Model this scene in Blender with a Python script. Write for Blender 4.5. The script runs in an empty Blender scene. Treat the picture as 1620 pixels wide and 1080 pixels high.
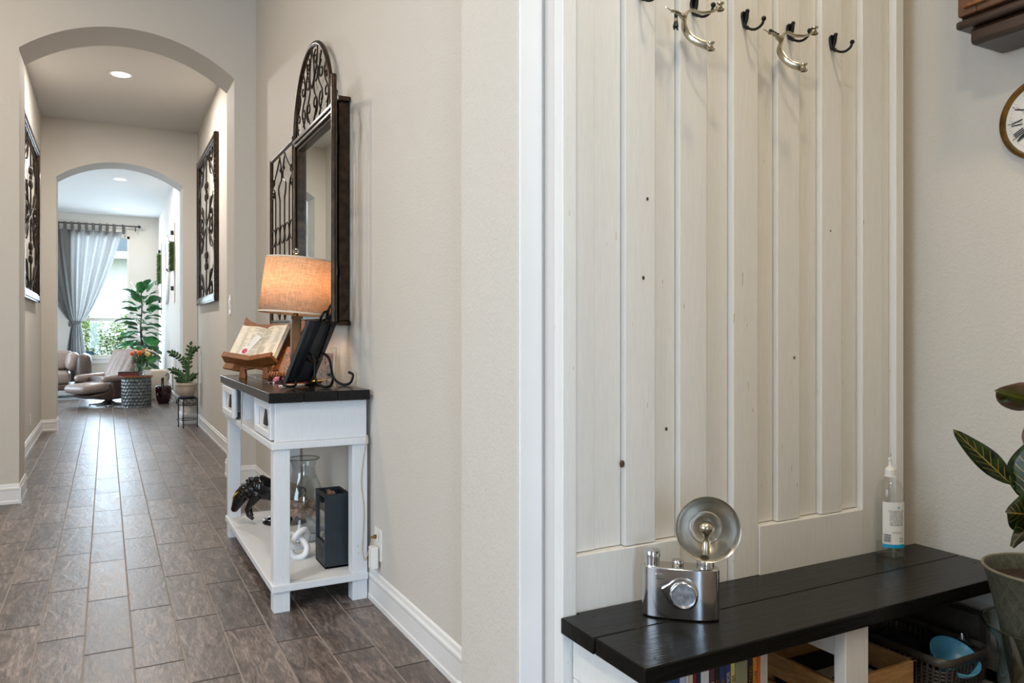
import bpy, bmesh, math, random
from mathutils import Vector, Matrix, noise
random.seed(7)
PI = math.pi
SC = bpy.context.scene
COL = SC.collection

# ------------------------------------------------------------------ camera
YAW = math.atan(642 / 1205)
cam_d = bpy.data.cameras.new('camera')
cam_d.sensor_width = 36.0
cam_d.lens = 1205 / 1620 * 36.0
cam_d.shift_y = -15 / 1620
cam_d.clip_start = 0.02
cam = bpy.data.objects.new('camera', cam_d)
COL.objects.link(cam)
cam.location = (0, 0, 1.135)
cam.rotation_euler = (PI / 2, 0, -YAW)
SC.camera = cam

# ------------------------------------------------------------------ exposure, world and lights
SC.view_settings.view_transform = 'Standard'
SC.view_settings.look = 'None'
SC.view_settings.gamma = 1.0
SC.view_settings.use_curve_mapping = False
SC.view_settings.exposure = 0.0

w = bpy.data.worlds.new('world')
SC.world = w
w.use_nodes = True
bg = w.node_tree.nodes['Background']
bg.inputs[0].default_value = (0.72, 0.86, 1.0, 1)
bg.inputs[1].default_value = 4.2

def area(name, loc, rot, sx, sy, power, col, spread=180):
    d = bpy.data.lights.new(name, 'AREA')
    d.shape = 'RECTANGLE'; d.size = sx; d.size_y = sy
    d.energy = power; d.color = col; d.spread = math.radians(spread)
    o = bpy.data.objects.new(name, d); COL.objects.link(o)
    o.location = loc; o.rotation_euler = rot
    return o
BLUE = (0.50, 0.73, 1.0); WARM = (1.0, 0.84, 0.66); NEUT = (1.0, 0.94, 0.88)
# daylight through the glazed front door and side window of the entry (behind and left of the camera)
area('entry_door_daylight', (-0.65, -2.93, 1.30), (PI / 2, 0, 0), 0.75, 2.3, 100, BLUE)
area('entry_side_window_daylight', (-3.1, 0.85, 1.7), (PI / 2, 0, -PI / 2), 2.3, 2.2, 46, (0.66, 0.82, 1.0))
# daylight through the living room windows
area('living_window_daylight', (-0.08, 18.12, 1.88), (-PI / 2, 0, 0), 1.0, 2.5, 190, (0.62, 0.81, 1.0))
area('living_side_window_daylight', (-4.3, 14.5, 1.8), (PI / 2, 0, -PI / 2), 4.0, 2.4, 190, (0.66, 0.82, 1.0))
# recessed ceiling lamps of the entry (warm)
def lamp_light(name, loc, power, col, r=0.08):
    d = bpy.data.lights.new(name, 'AREA'); d.shape = 'DISK'; d.size = 2 * r
    d.energy = power; d.color = col
    o = bpy.data.objects.new(name, d); COL.objects.link(o); o.location = loc
    return o
lamp_light('entry_lamp', (-0.45, -0.25, 3.97), 44, WARM, 0.17)
lamp_light('entry_lamp', (-1.3, 2.1, 3.97), 46, WARM, 0.17)
lamp_light('entry_lamp', (-1.3, 4.4, 3.97), 44, WARM, 0.17)

lamp_light('nook_fill_light', (1.15, 0.35, 3.97), 30, (1.0, 0.84, 0.56), 0.17)  # added warm fill without a fixture, brightens the nook and its right wall

# ------------------------------------------------------------------ materials
def srgb(r, g, b):
    f = lambda c: (c / 255 / 12.92) if c / 255 <= 0.04045 else ((c / 255 + 0.055) / 1.055) ** 2.4
    return (f(r), f(g), f(b), 1)
class NT:
    def __init__(s, name):
        s.m = bpy.data.materials.new(name); s.m.use_nodes = True
        s.t = s.m.node_tree; s.b = s.t.nodes['Principled BSDF']
    def n(s, typ, **kw):
        x = s.t.nodes.new(typ)
        for k, v in kw.items():
            if k.startswith('_'): setattr(x, k[1:], v)
            else: x.inputs[k.replace('0', ' ')].default_value = v
        return x
    def l(s, a, b): s.t.links.new(a, b)
    def math(s, op, a, b=None, c=None):
        x = s.t.nodes.new('ShaderNodeMath'); x.operation = op
        for i, v in enumerate((a, b, c)):
            if v is None: continue
            if isinstance(v, (int, float)): x.inputs[i].default_value = v
            else: s.l(v, x.inputs[i])
        return x.outputs[0]
    def pos(s, obj=False):
        if obj: return s.t.nodes.new('ShaderNodeTexCoord').outputs['Object']
        return s.t.nodes.new('ShaderNodeNewGeometry').outputs['Position']
    def noise(s, vec, scale, detail=4, stretch=None, rough=0.5, dist=0.0):
        if stretch:
            mp = s.t.nodes.new('ShaderNodeMapping'); mp.inputs['Scale'].default_value = stretch
            s.l(vec, mp.inputs[0]); vec = mp.outputs[0]
        x = s.t.nodes.new('ShaderNodeTexNoise')
        x.inputs['Scale'].default_value = scale; x.inputs['Detail'].default_value = detail
        x.inputs['Roughness'].default_value = rough; x.inputs['Distortion'].default_value = dist
        s.l(vec, x.inputs['Vector']); return x.outputs[0]
    def ramp(s, fac, stops):
        x = s.t.nodes.new('ShaderNodeValToRGB'); e = x.color_ramp.elements
        while len(e) < len(stops): e.new(0.5)
        for i, (p, c) in enumerate(stops): e[i].position = p; e[i].color = c
        s.l(fac, x.inputs[0]); return x.outputs[0]
    def mix(s, fac, a, b):
        x = s.t.nodes.new('ShaderNodeMix'); x.data_type = 'RGBA'
        if isinstance(fac, (int, float)): x.inputs[0].default_value = fac
        else: s.l(fac, x.inputs[0])
        for i, v in ((6, a), (7, b)):
            if isinstance(v, tuple): x.inputs[i].default_value = v
            else: s.l(v, x.inputs[i])
        return x.outputs[2]
    def bump(s, h, strength=0.3, dist=0.01):
        x = s.t.nodes.new('ShaderNodeBump'); x.inputs['Strength'].default_value = strength
        x.inputs['Distance'].default_value = dist; s.l(h, x.inputs['Height'])
        s.l(x.outputs[0], s.b.inputs['Normal'])
    def col(s, c):
        if isinstance(c, tuple): s.b.inputs['Base Color'].default_value = c
        else: s.l(c, s.b.inputs['Base Color'])
    def set(s, rough=0.5, metal=0.0, spec=None):
        if isinstance(rough, (int, float)): s.b.inputs['Roughness'].default_value = rough
        else: s.l(rough, s.b.inputs['Roughness'])
        s.b.inputs['Metallic'].default_value = metal
        if spec is not None: s.b.inputs['Specular IOR Level'].default_value = spec

def plain(name, c, rough=0.5, metal=0.0, nscale=40, namt=0.12, bump=0.0, obj=True, stretch=None, coat=0):
    t = NT(name); p = t.pos(obj)
    n = t.noise(p, nscale, 4, stretch)
    dark = tuple(x * (1 - namt * 2) for x in c[:3]) + (1,)
    lite = tuple(min(1, x * (1 + namt)) for x in c[:3]) + (1,)
    t.col(t.ramp(n, [(0.3, dark), (0.7, lite)])); t.set(rough, metal)
    if bump: t.bump(n, bump, 0.003)
    if coat: t.b.inputs['Coat Weight'].default_value = coat; t.b.inputs['Coat Roughness'].default_value = 0.08
    return t.m

def m_wall(name, c, tex=1.0):
    t = NT(name); p = t.pos()
    n1 = t.noise(p, 90, 3, None, 0.5, 0.6)
    v = t.t.nodes.new('ShaderNodeTexVoronoi'); v.inputs['Scale'].default_value = 75; v.feature = 'SMOOTH_F1'
    t.l(p, v.inputs['Vector'])
    h = t.ramp(n1, [(0.44, (0, 0, 0, 1)), (0.60, (1, 1, 1, 1))])
    t.col(c); t.set(0.72, 0, 0.3)
    t.bump(h, 0.30 * tex, 0.0020)
    return t.m
M = {}
M['wall'] = m_wall('wall_paint', (0.565, 0.525, 0.465, 1))
M['wall_smooth'] = m_wall('smooth_wall_paint', (0.66, 0.64, 0.62, 1), 0.25)
M['ceiling'] = m_wall('ceiling_paint', (0.60, 0.585, 0.56, 1), 0.6)
M['trimwhite'] = plain('satin_white_trim', (0.74, 0.74, 0.73, 1), 0.5, nscale=3, namt=0.02)
M['trimpink'] = plain('painted_side_board', (0.60, 0.565, 0.53, 1), 0.5, nscale=3, namt=0.02)
M['trim'] = plain('trim_paint', (0.72, 0.71, 0.69, 1), 0.35, nscale=3, namt=0.02)

def m_floor():
    t = NT('wood_look_tile'); p = t.pos()
    sep = t.t.nodes.new('ShaderNodeSeparateXYZ'); t.l(p, sep.inputs[0])
    W, L = 0.1545, 0.605
    a = t.math('DIVIDE', t.math('ADD', sep.outputs[0], 0.0695 + W * 60), W)
    idx = t.math('FLOOR', a); fx = t.math('SUBTRACT', a, idx)
    b = t.math('DIVIDE', t.math('ADD', t.math('ADD', sep.outputs[1], -3.065 + L * 30), t.math('MULTIPLY', idx, 0.2017)), L)
    b = t.math('SUBTRACT', b, 60 * 0.2017 / L)
    idy = t.math('FLOOR', b); fy = t.math('SUBTRACT', b, idy)
    ex = t.math('MULTIPLY', t.math('MINIMUM', fx, t.math('SUBTRACT', 1.0, fx)), W)
    ey = t.math('MULTIPLY', t.math('MINIMUM', fy, t.math('SUBTRACT', 1.0, fy)), L)
    ex = t.math('SUBTRACT', ex, 0.0006)
    ey = t.math('SUBTRACT', ey, 0.0022)
    e = t.math('MINIMUM', ex, ey)
    g = t.t.nodes.new('ShaderNodeMapRange'); g.inputs[1].default_value = 0.0019; g.inputs[2].default_value = 0.0028
    t.l(e, g.inputs[0]); tile = g.outputs[0]
    cmb = t.t.nodes.new('ShaderNodeCombineXYZ'); t.l(idx, cmb.inputs[0]); t.l(idy, cmb.inputs[1])
    wn = t.t.nodes.new('ShaderNodeTexWhiteNoise'); t.l(cmb.outputs[0], wn.inputs[0])
    off = t.t.nodes.new('ShaderNodeVectorMath'); off.operation = 'MULTIPLY_ADD'
    t.l(wn.outputs[1], off.inputs[0]); off.inputs[1].default_value = (9, 9, 9); t.l(p, off.inputs[2])
    n = t.noise(off.outputs[0], 6, 6, (6.0, 1.0, 1), 0.62, 1.4)
    fine = t.noise(off.outputs[0], 30, 5, (9.0, 1.0, 1), 0.6, 0.5)
    mixn = t.math('ADD', t.math('MULTIPLY', n, 0.62), t.math('MULTIPLY', fine, 0.38))
    c = t.ramp(mixn, [(0.36, srgb(60, 52, 49)), (0.5, srgb(94, 83, 77)), (0.64, srgb(138, 124, 116))])
    v = t.t.nodes.new('ShaderNodeHueSaturation'); t.l(c, v.inputs['Color'])
    t.l(t.math('ADD', 0.74, t.math('MULTIPLY', wn.outputs[0], 0.46)), v.inputs['Value'])
    gc = t.mix(t.math('LESS_THAN', ey, ex), srgb(134, 124, 117), srgb(62, 54, 50))
    c2 = t.mix(tile, gc, v.outputs[0])
    t.col(c2)
    t.set(t.math('ADD', t.math('MULTIPLY', n, 0.22), t.math('SUBTRACT', 0.72, t.math('MULTIPLY', tile, 0.46))))
    wave = t.noise(off.outputs[0], 9, 3, (2.2, 1.0, 1), 0.5, 1.0)
    t.bump(t.math('ADD', t.math('MULTIPLY', tile, 0.6), t.math('ADD', t.math('MULTIPLY', fine, 0.15), t.math('MULTIPLY', wave, 0.9))), 0.35, 0.005)
    return t.m
M['floor'] = m_floor()

def m_whitewood(name, base, dark=0.80, chip=True):
    t = NT(name); p = t.pos(True)
    n = t.noise(p, 18, 5, (9, 9, 0.7), 0.6, 0.3)
    n2 = t.noise(p, 7, 3)
    d = tuple(x * dark for x in base[:3]) + (1,)
    c = t.ramp(n, [(0.25, d), (0.62, base)])
    if chip:
        k = t.noise(p, 130, 2, (1, 1, 0.15))
        km = t.ramp(k, [(0.755, (0, 0, 0, 1)), (0.775, (1, 1, 1, 1))])
        c = t.mix(km, c, srgb(172, 152, 128))
    t.col(c); t.set(0.5, 0, 0.4); t.bump(t.math('ADD', n, t.math('MULTIPLY', n2, 0.5)), 0.22, 0.0015)
    return t.m
M['board'] = m_whitewood('whitewashed_board', (0.725, 0.71, 0.675, 1), 0.93)
M['tablewhite'] = m_whitewood('distressed_white_paint', (0.66, 0.67, 0.68, 1), 0.93)

def m_wood(name, lo, hi, rough=0.4, stretch=(1, 12, 12), scale=5, coat=0, obj=True, bump=0.25):
    t = NT(name); p = t.pos(obj)
    n = t.noise(p, scale, 5, stretch, 0.6, 1.2)
    f = t.noise(p, scale * 6, 3, stretch, 0.6)
    m = t.math('ADD', t.math('MULTIPLY', n, 0.7), t.math('MULTIPLY', f, 0.3))
    t.col(t.ramp(m, [(0.35, lo), (0.65, hi)])); t.set(rough)
    t.bump(m, bump, 0.002)
    if coat: t.b.inputs['Coat Weight'].default_value = coat; t.b.inputs['Coat Roughness'].default_value = 0.15
    return t.m
M['blackbench'] = m_wood('black_lacquered_wood', (0.003, 0.003, 0.0025, 1), (0.008, 0.0075, 0.006, 1), 0.2, (0.8, 14, 14), 4, 0.0, bump=0.55)
M['blackbench'].node_tree.nodes['Principled BSDF'].inputs['Specular IOR Level'].default_value = 0.15
M['blacktop'] = m_wood('black_brown_tabletop_wood', (0.004, 0.0042, 0.005, 1), (0.012, 0.011, 0.010, 1), 0.2, (14, 0.8, 14), 4, 0, bump=0.3)
M['blacktop'].node_tree.nodes['Principled BSDF'].inputs['Specular IOR Level'].default_value = 0.22
M['brownwood'] = m_wood('honey_wood', srgb(92, 50, 22), srgb(148, 90, 44), 0.4, (8, 8, 1), 8)
M['darkwood'] = m_wood('dark_walnut', srgb(26, 13, 8), srgb(56, 32, 18), 0.35, (10, 1, 10), 6, 0.2)
M['midwood'] = m_wood('aged_walnut', srgb(70, 42, 22), srgb(108, 68, 38), 0.45, (10, 1, 10), 6)
M['pine'] = m_wood('pine_wood', srgb(150, 108, 62), srgb(196, 152, 98), 0.5, (1.2, 1.2, 10), 7)
M['iron'] = plain('dark_bronze_iron', srgb(40, 30, 24), 0.38, 0.6, 60, 0.3)
M['bronze'] = plain('antique_bronze_frame', srgb(58, 42, 28), 0.3, 0.6, 30, 0.35)
M['blackmetal'] = plain('black_metal', srgb(17, 16, 16), 0.32, 0.4, 60, 0.2)
M['blackiron'] = plain('black_wrought_iron', srgb(20, 19, 20), 0.3, 0.7, 60, 0.2)
M['blackglaze'] = plain('black_glazed_ceramic', srgb(12, 12, 13), 0.1, 0, 30, 0.2, 0.3)
M['nickel'] = plain('nickel_metal', srgb(188, 178, 156), 0.25, 1.0, 30, 0.1)
M['steel'] = plain('brushed_steel', srgb(206, 206, 206), 0.13, 1.0, 26, 0.06, 0.04)
M['steel2'] = plain('satin_steel', srgb(190, 186, 178), 0.26, 1.0, 26, 0.06)
M['satin'] = plain('satin_lens_metal', srgb(186, 186, 188), 0.42, 1.0, 60, 0.25, 0.1)
M['column'] = plain('smoked_bronze_metal', srgb(112, 92, 74), 0.28, 0.9, 20, 0.1)
M['chrome'] = plain('chrome', srgb(210, 212, 214), 0.06, 1.0, 30, 0.02)
M['whiteplastic'] = plain('white_plastic', srgb(226, 222, 214), 0.35, 0, 20, 0.02)
M['whiteceramic'] = plain('white_ceramic', srgb(226, 224, 222), 0.25, 0, 20, 0.02)
M['black'] = plain('matt_black_paint', srgb(20, 22, 24), 0.45, 0, 30, 0.15)
M['slate'] = plain('dark_slate_paint', srgb(28, 38, 44), 0.5, 0, 30, 0.12)
M['leather'] = plain('taupe_leather', srgb(152, 134, 124), 0.36, 0, 24, 0.08, 0.25)
M['leatherdark'] = plain('dark_taupe_leather', srgb(88, 72, 64), 0.45, 0, 24, 0.08, 0.2)
M['redlacquer'] = plain('burgundy_lacquer', srgb(48, 14, 16), 0.12, 0, 10, 0.2)
M['sand'] = plain('sand_ceramic', srgb(184, 170, 150), 0.6, 0, 60, 0.08, 0.1)
M['cork'] = plain('cork', srgb(178, 138, 108), 0.8, 0, 90, 0.3, 0.3)
M['soil'] = plain('potting_soil', srgb(62, 40, 26), 0.9, 0, 60, 0.4, 0.6)
M['moss'] = plain('green_moss', srgb(84, 112, 44), 0.8, 0, 60, 0.35, 0.5)
M['palewood'] = m_wood('pale_washed_wood', srgb(188, 174, 160), srgb(214, 202, 190), 0.6, (10, 10, 1), 8)
M['paper'] = plain('paper', srgb(232, 220, 198), 0.7, 0, 30, 0.04)
M['red'] = plain('red_card', srgb(168, 52, 40), 0.5)
M['pink'] = plain('pink_plastic', srgb(206, 118, 140), 0.4)
M['gold'] = plain('gold_metal', srgb(196, 150, 66), 0.3, 0.9)
M['brass'] = plain('aged_brass', srgb(128, 96, 44), 0.32, 0.85, 20, 0.3)
M['stem'] = plain('green_stem', srgb(58, 92, 40), 0.5)
M['trunk'] = plain('brown_trunk', srgb(78, 62, 46), 0.8, 0, 60, 0.3, 0.4)
M['greymetal'] = plain('hammered_grey_metal', srgb(104, 108, 106), 0.38, 0.7, 20, 0.3, 0.3)
M['rug'] = plain('grey_rug', srgb(128, 134, 136), 0.95, 0, 200, 0.2, 0.5)
M['greybasket'] = plain('grey_brown_plastic', srgb(66, 60, 54), 0.4)
M['greycard'] = plain('dark_grey_card', srgb(72, 66, 60), 0.7)
M['navy'] = plain('navy_fabric', srgb(22, 26, 44), 0.7, 0, 90, 0.2, 0.3)
M['bluebowl'] = plain('sky_blue_plastic', srgb(92, 168, 200), 0.35, 0, 10, 0.02)
M['cream'] = plain('cream_fabric', srgb(206, 192, 172), 0.8, 0, 80, 0.06)
M['bluefab'] = plain('blue_outdoor_fabric', srgb(84, 110, 138), 0.7)
M['siding'] = plain('pale_siding', srgb(226, 222, 212), 0.7, 0, 3, 0.03, 0, False)
M['roof'] = plain('grey_roof', srgb(96, 106, 112), 0.8, 0, 30, 0.2)
M['grass'] = plain('lawn_grass', srgb(92, 120, 58), 0.9, 0, 20, 0.3, 0, False)

def m_leaf(name, a, b, rough=0.3, trans=0.15):
    t = NT(name); p = t.pos(True)
    n = t.noise(p, 20, 3)
    t.col(t.ramp(n, [(0.35, a), (0.65, b)])); t.set(rough)
    t.b.inputs['Transmission Weight'].default_value = 0
    t.b.inputs['Subsurface Weight'].default_value = 0
    return t.m
M['figleaf'] = m_leaf('fiddle_leaf_green', srgb(26, 84, 48), srgb(74, 132, 70))
M['zzleaf'] = m_leaf('glossy_dark_green_leaf', srgb(22, 48, 20), srgb(48, 84, 32), 0.25)
M['shrub'] = m_leaf('garden_shrub_green', srgb(88, 124, 50), srgb(168, 188, 96), 0.6)
M['darktree'] = m_leaf('dark_tree_green', srgb(20, 60, 46), srgb(40, 84, 60), 0.6)
M['flowerleaf'] = m_leaf('bouquet_green_leaf', srgb(52, 84, 34), srgb(96, 128, 52), 0.5)
M['succulent'] = m_leaf('succulent_green', srgb(110, 134, 84), srgb(150, 168, 112), 0.5)
M['orange'] = plain('orange_petals', srgb(238, 112, 60), 0.6, 0, 60, 0.15)
M['peach'] = plain('peach_petals', srgb(246, 206, 140), 0.6, 0, 60, 0.1)
M['croton'] = None

def m_croton():
    # uv.x runs along the blade, uv.y across it; veins are yellow to red
    t = NT('croton_leaf')
    uv = t.t.nodes.new('ShaderNodeUVMap').outputs[0]
    sep = t.t.nodes.new('ShaderNodeSeparateXYZ'); t.l(uv, sep.inputs[0])
    u, v = sep.outputs[0], sep.outputs[1]
    d = t.math('ABSOLUTE', t.math('SUBTRACT', v, 0.5))
    mid = t.math('LESS_THAN', d, 0.022)
    nz = t.noise(t.pos(), 40, 2)
    s = t.math('FRACT', t.math('ADD', t.math('SUBTRACT', t.math('MULTIPLY', u, 8.0), t.math('MULTIPLY', d, 3.2)), t.math('MULTIPLY', nz, 0.25)))
    side = t.math('MULTIPLY', t.math('LESS_THAN', s, 0.075), t.math('LESS_THAN', d, 0.36))
    vein = t.math('MAXIMUM', mid, side)
    oi = t.t.nodes.new('ShaderNodeObjectInfo')
    veinc = t.mix(nz, srgb(168, 166, 64), srgb(176, 112, 60))
    base = t.ramp(nz, [(0.35, srgb(16, 28, 14)), (0.65, srgb(42, 62, 24))])
    t.col(t.mix(vein, base, veinc)); t.set(0.3)
    return t.m
M['croton'] = m_croton()
def m_bronzeleaf():
    t = NT('bronze_green_leaf')
    uv = t.t.nodes.new('ShaderNodeUVMap').outputs[0]
    sep = t.t.nodes.new('ShaderNodeSeparateXYZ'); t.l(uv, sep.inputs[0])
    d = t.math('ABSOLUTE', t.math('SUBTRACT', sep.outputs[1], 0.5))
    t.col(t.ramp(d, [(0.0, srgb(128, 140, 50)), (0.06, srgb(84, 92, 34)), (0.4, srgb(92, 58, 38))])); t.set(0.35)
    return t.m
M['bronzeleaf'] = m_bronzeleaf()

def m_glass(name, tint=(1, 1, 1, 1), gloss=0.12, rough=0.02):
    m = bpy.data.materials.new(name); m.use_nodes = True; t = m.node_tree
    t.nodes.remove(t.nodes['Principled BSDF'])
    out = t.nodes['Material Output']
    a = t.nodes.new('ShaderNodeBsdfTransparent'); a.inputs[0].default_value = tint
    g = t.nodes.new('ShaderNodeBsdfGlossy'); g.inputs['Roughness'].default_value = rough
    lw = t.nodes.new('ShaderNodeLayerWeight'); lw.inputs[0].default_value = 0.25
    mr = t.nodes.new('ShaderNodeMapRange'); mr.inputs[3].default_value = gloss * 0.4; mr.inputs[4].default_value = min(1, gloss * 4)
    t.links.new(lw.outputs['Facing'], mr.inputs[0])
    x = t.nodes.new('ShaderNodeMixShader'); t.links.new(mr.outputs[0], x.inputs[0])
    t.links.new(a.outputs[0], x.inputs[1]); t.links.new(g.outputs[0], x.inputs[2])
    t.links.new(x.outputs[0], out.inputs[0])
    return m
M['glass'] = m_glass('clear_glass', (0.93, 0.95, 0.95, 1), 0.14)
M['pane'] = m_glass('window_glass', (0.96, 0.98, 0.98, 1), 0.05)
M['bluelabel'] = plain('teal_blue_ink', srgb(20, 150, 190), 0.4, 0, 10, 0.02)
M['magenta'] = plain('magenta_ink', srgb(196, 30, 90), 0.5, 0, 10, 0.02)
M['redwood'] = plain('dark_red_wood', srgb(92, 48, 44), 0.4)
M['bluesaucer'] = plain('slate_blue_saucer', srgb(44, 62, 80), 0.5)
M['clearplastic'] = m_glass('clear_plastic', (0.95, 0.95, 0.93, 1), 0.10, 0.05)
M['darkglass'] = m_glass('green_grey_glass', (0.55, 0.6, 0.56, 1), 0.12)
M['water'] = m_glass('clear_gel', (0.93, 0.93, 0.89, 1), 0.08)
def m_mirror():
    t = NT('mirror_silver'); t.col((0.86, 0.9, 0.88, 1)); t.set(0.012, 1.0); return t.m
M['mirror'] = m_mirror()
def m_emit(name, c, s):
    m = bpy.data.materials.new(name); m.use_nodes = True; t = m.node_tree
    b = t.nodes['Principled BSDF']; b.inputs['Base Color'].default_value = c
    b.inputs['Emission Color'].default_value = c; b.inputs['Emission Strength'].default_value = s
    return m
M['lampface'] = m_emit('lit_lamp_lens', (1, 0.93, 0.84, 1), 9)
M['bulb'] = m_emit('warm_bulb', (1, 0.72, 0.42, 1), 6)

def m_cloth(name, c, translucency=0.5, weave=900, thin=0.0):
    m = bpy.data.materials.new(name); m.use_nodes = True; t = m.node_tree
    t.nodes.remove(t.nodes['Principled BSDF']); out = t.nodes['Material Output']
    tc = t.nodes.new('ShaderNodeTexCoord')
    def nz(st, sc):
        mp = t.nodes.new('ShaderNodeMapping'); mp.inputs['Scale'].default_value = st
        t.links.new(tc.outputs['Object'], mp.inputs[0])
        n = t.nodes.new('ShaderNodeTexNoise'); n.inputs['Scale'].default_value = sc; n.inputs['Detail'].default_value = 3
        t.links.new(mp.outputs[0], n.inputs[0]); return n.outputs[0]
    a = nz((1, 1, 14), weave); b = nz((9, 9, 1), weave)
    ad = t.nodes.new('ShaderNodeMath'); ad.operation = 'ADD'; t.links.new(a, ad.inputs[0]); t.links.new(b, ad.inputs[1])
    r = t.nodes.new('ShaderNodeValToRGB'); t.links.new(ad.outputs[0], r.inputs[0])
    r.color_ramp.elements[0].position = 0.32; r.color_ramp.elements[1].position = 0.62
    ad2 = t.nodes.new('ShaderNodeMath'); ad2.operation = 'MULTIPLY'; ad2.inputs[1].default_value = 0.5
    t.links.new(ad.outputs[0], ad2.inputs[0]); t.links.new(ad2.outputs[0], r.inputs[0])
    r.color_ramp.elements[0].color = tuple(x * 0.55 for x in c[:3]) + (1,); r.color_ramp.elements[1].color = c
    d = t.nodes.new('ShaderNodeBsdfDiffuse'); tr = t.nodes.new('ShaderNodeBsdfTranslucent')
    t.links.new(r.outputs[0], d.inputs[0]); t.links.new(r.outputs[0], tr.inputs[0])
    x = t.nodes.new('ShaderNodeMixShader'); x.inputs[0].default_value = translucency
    t.links.new(d.outputs[0], x.inputs[1]); t.links.new(tr.outputs[0], x.inputs[2])
    last = x
    if thin:
        tp = t.nodes.new('ShaderNodeBsdfTransparent')
        y = t.nodes.new('ShaderNodeMixShader'); y.inputs[0].default_value = thin
        t.links.new(x.outputs[0], y.inputs[1]); t.links.new(tp.outputs[0], y.inputs[2]); last = y
    t.links.new(last.outputs[0], out.inputs[0])
    return m
M['shade'] = m_cloth('linen_lampshade', (0.88, 0.64, 0.44, 1), 0.5, 28)
M['curtain'] = m_cloth('grey_sheer_curtain', (0.185, 0.178, 0.168, 1), 0.32, 60, 0.02)

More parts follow.
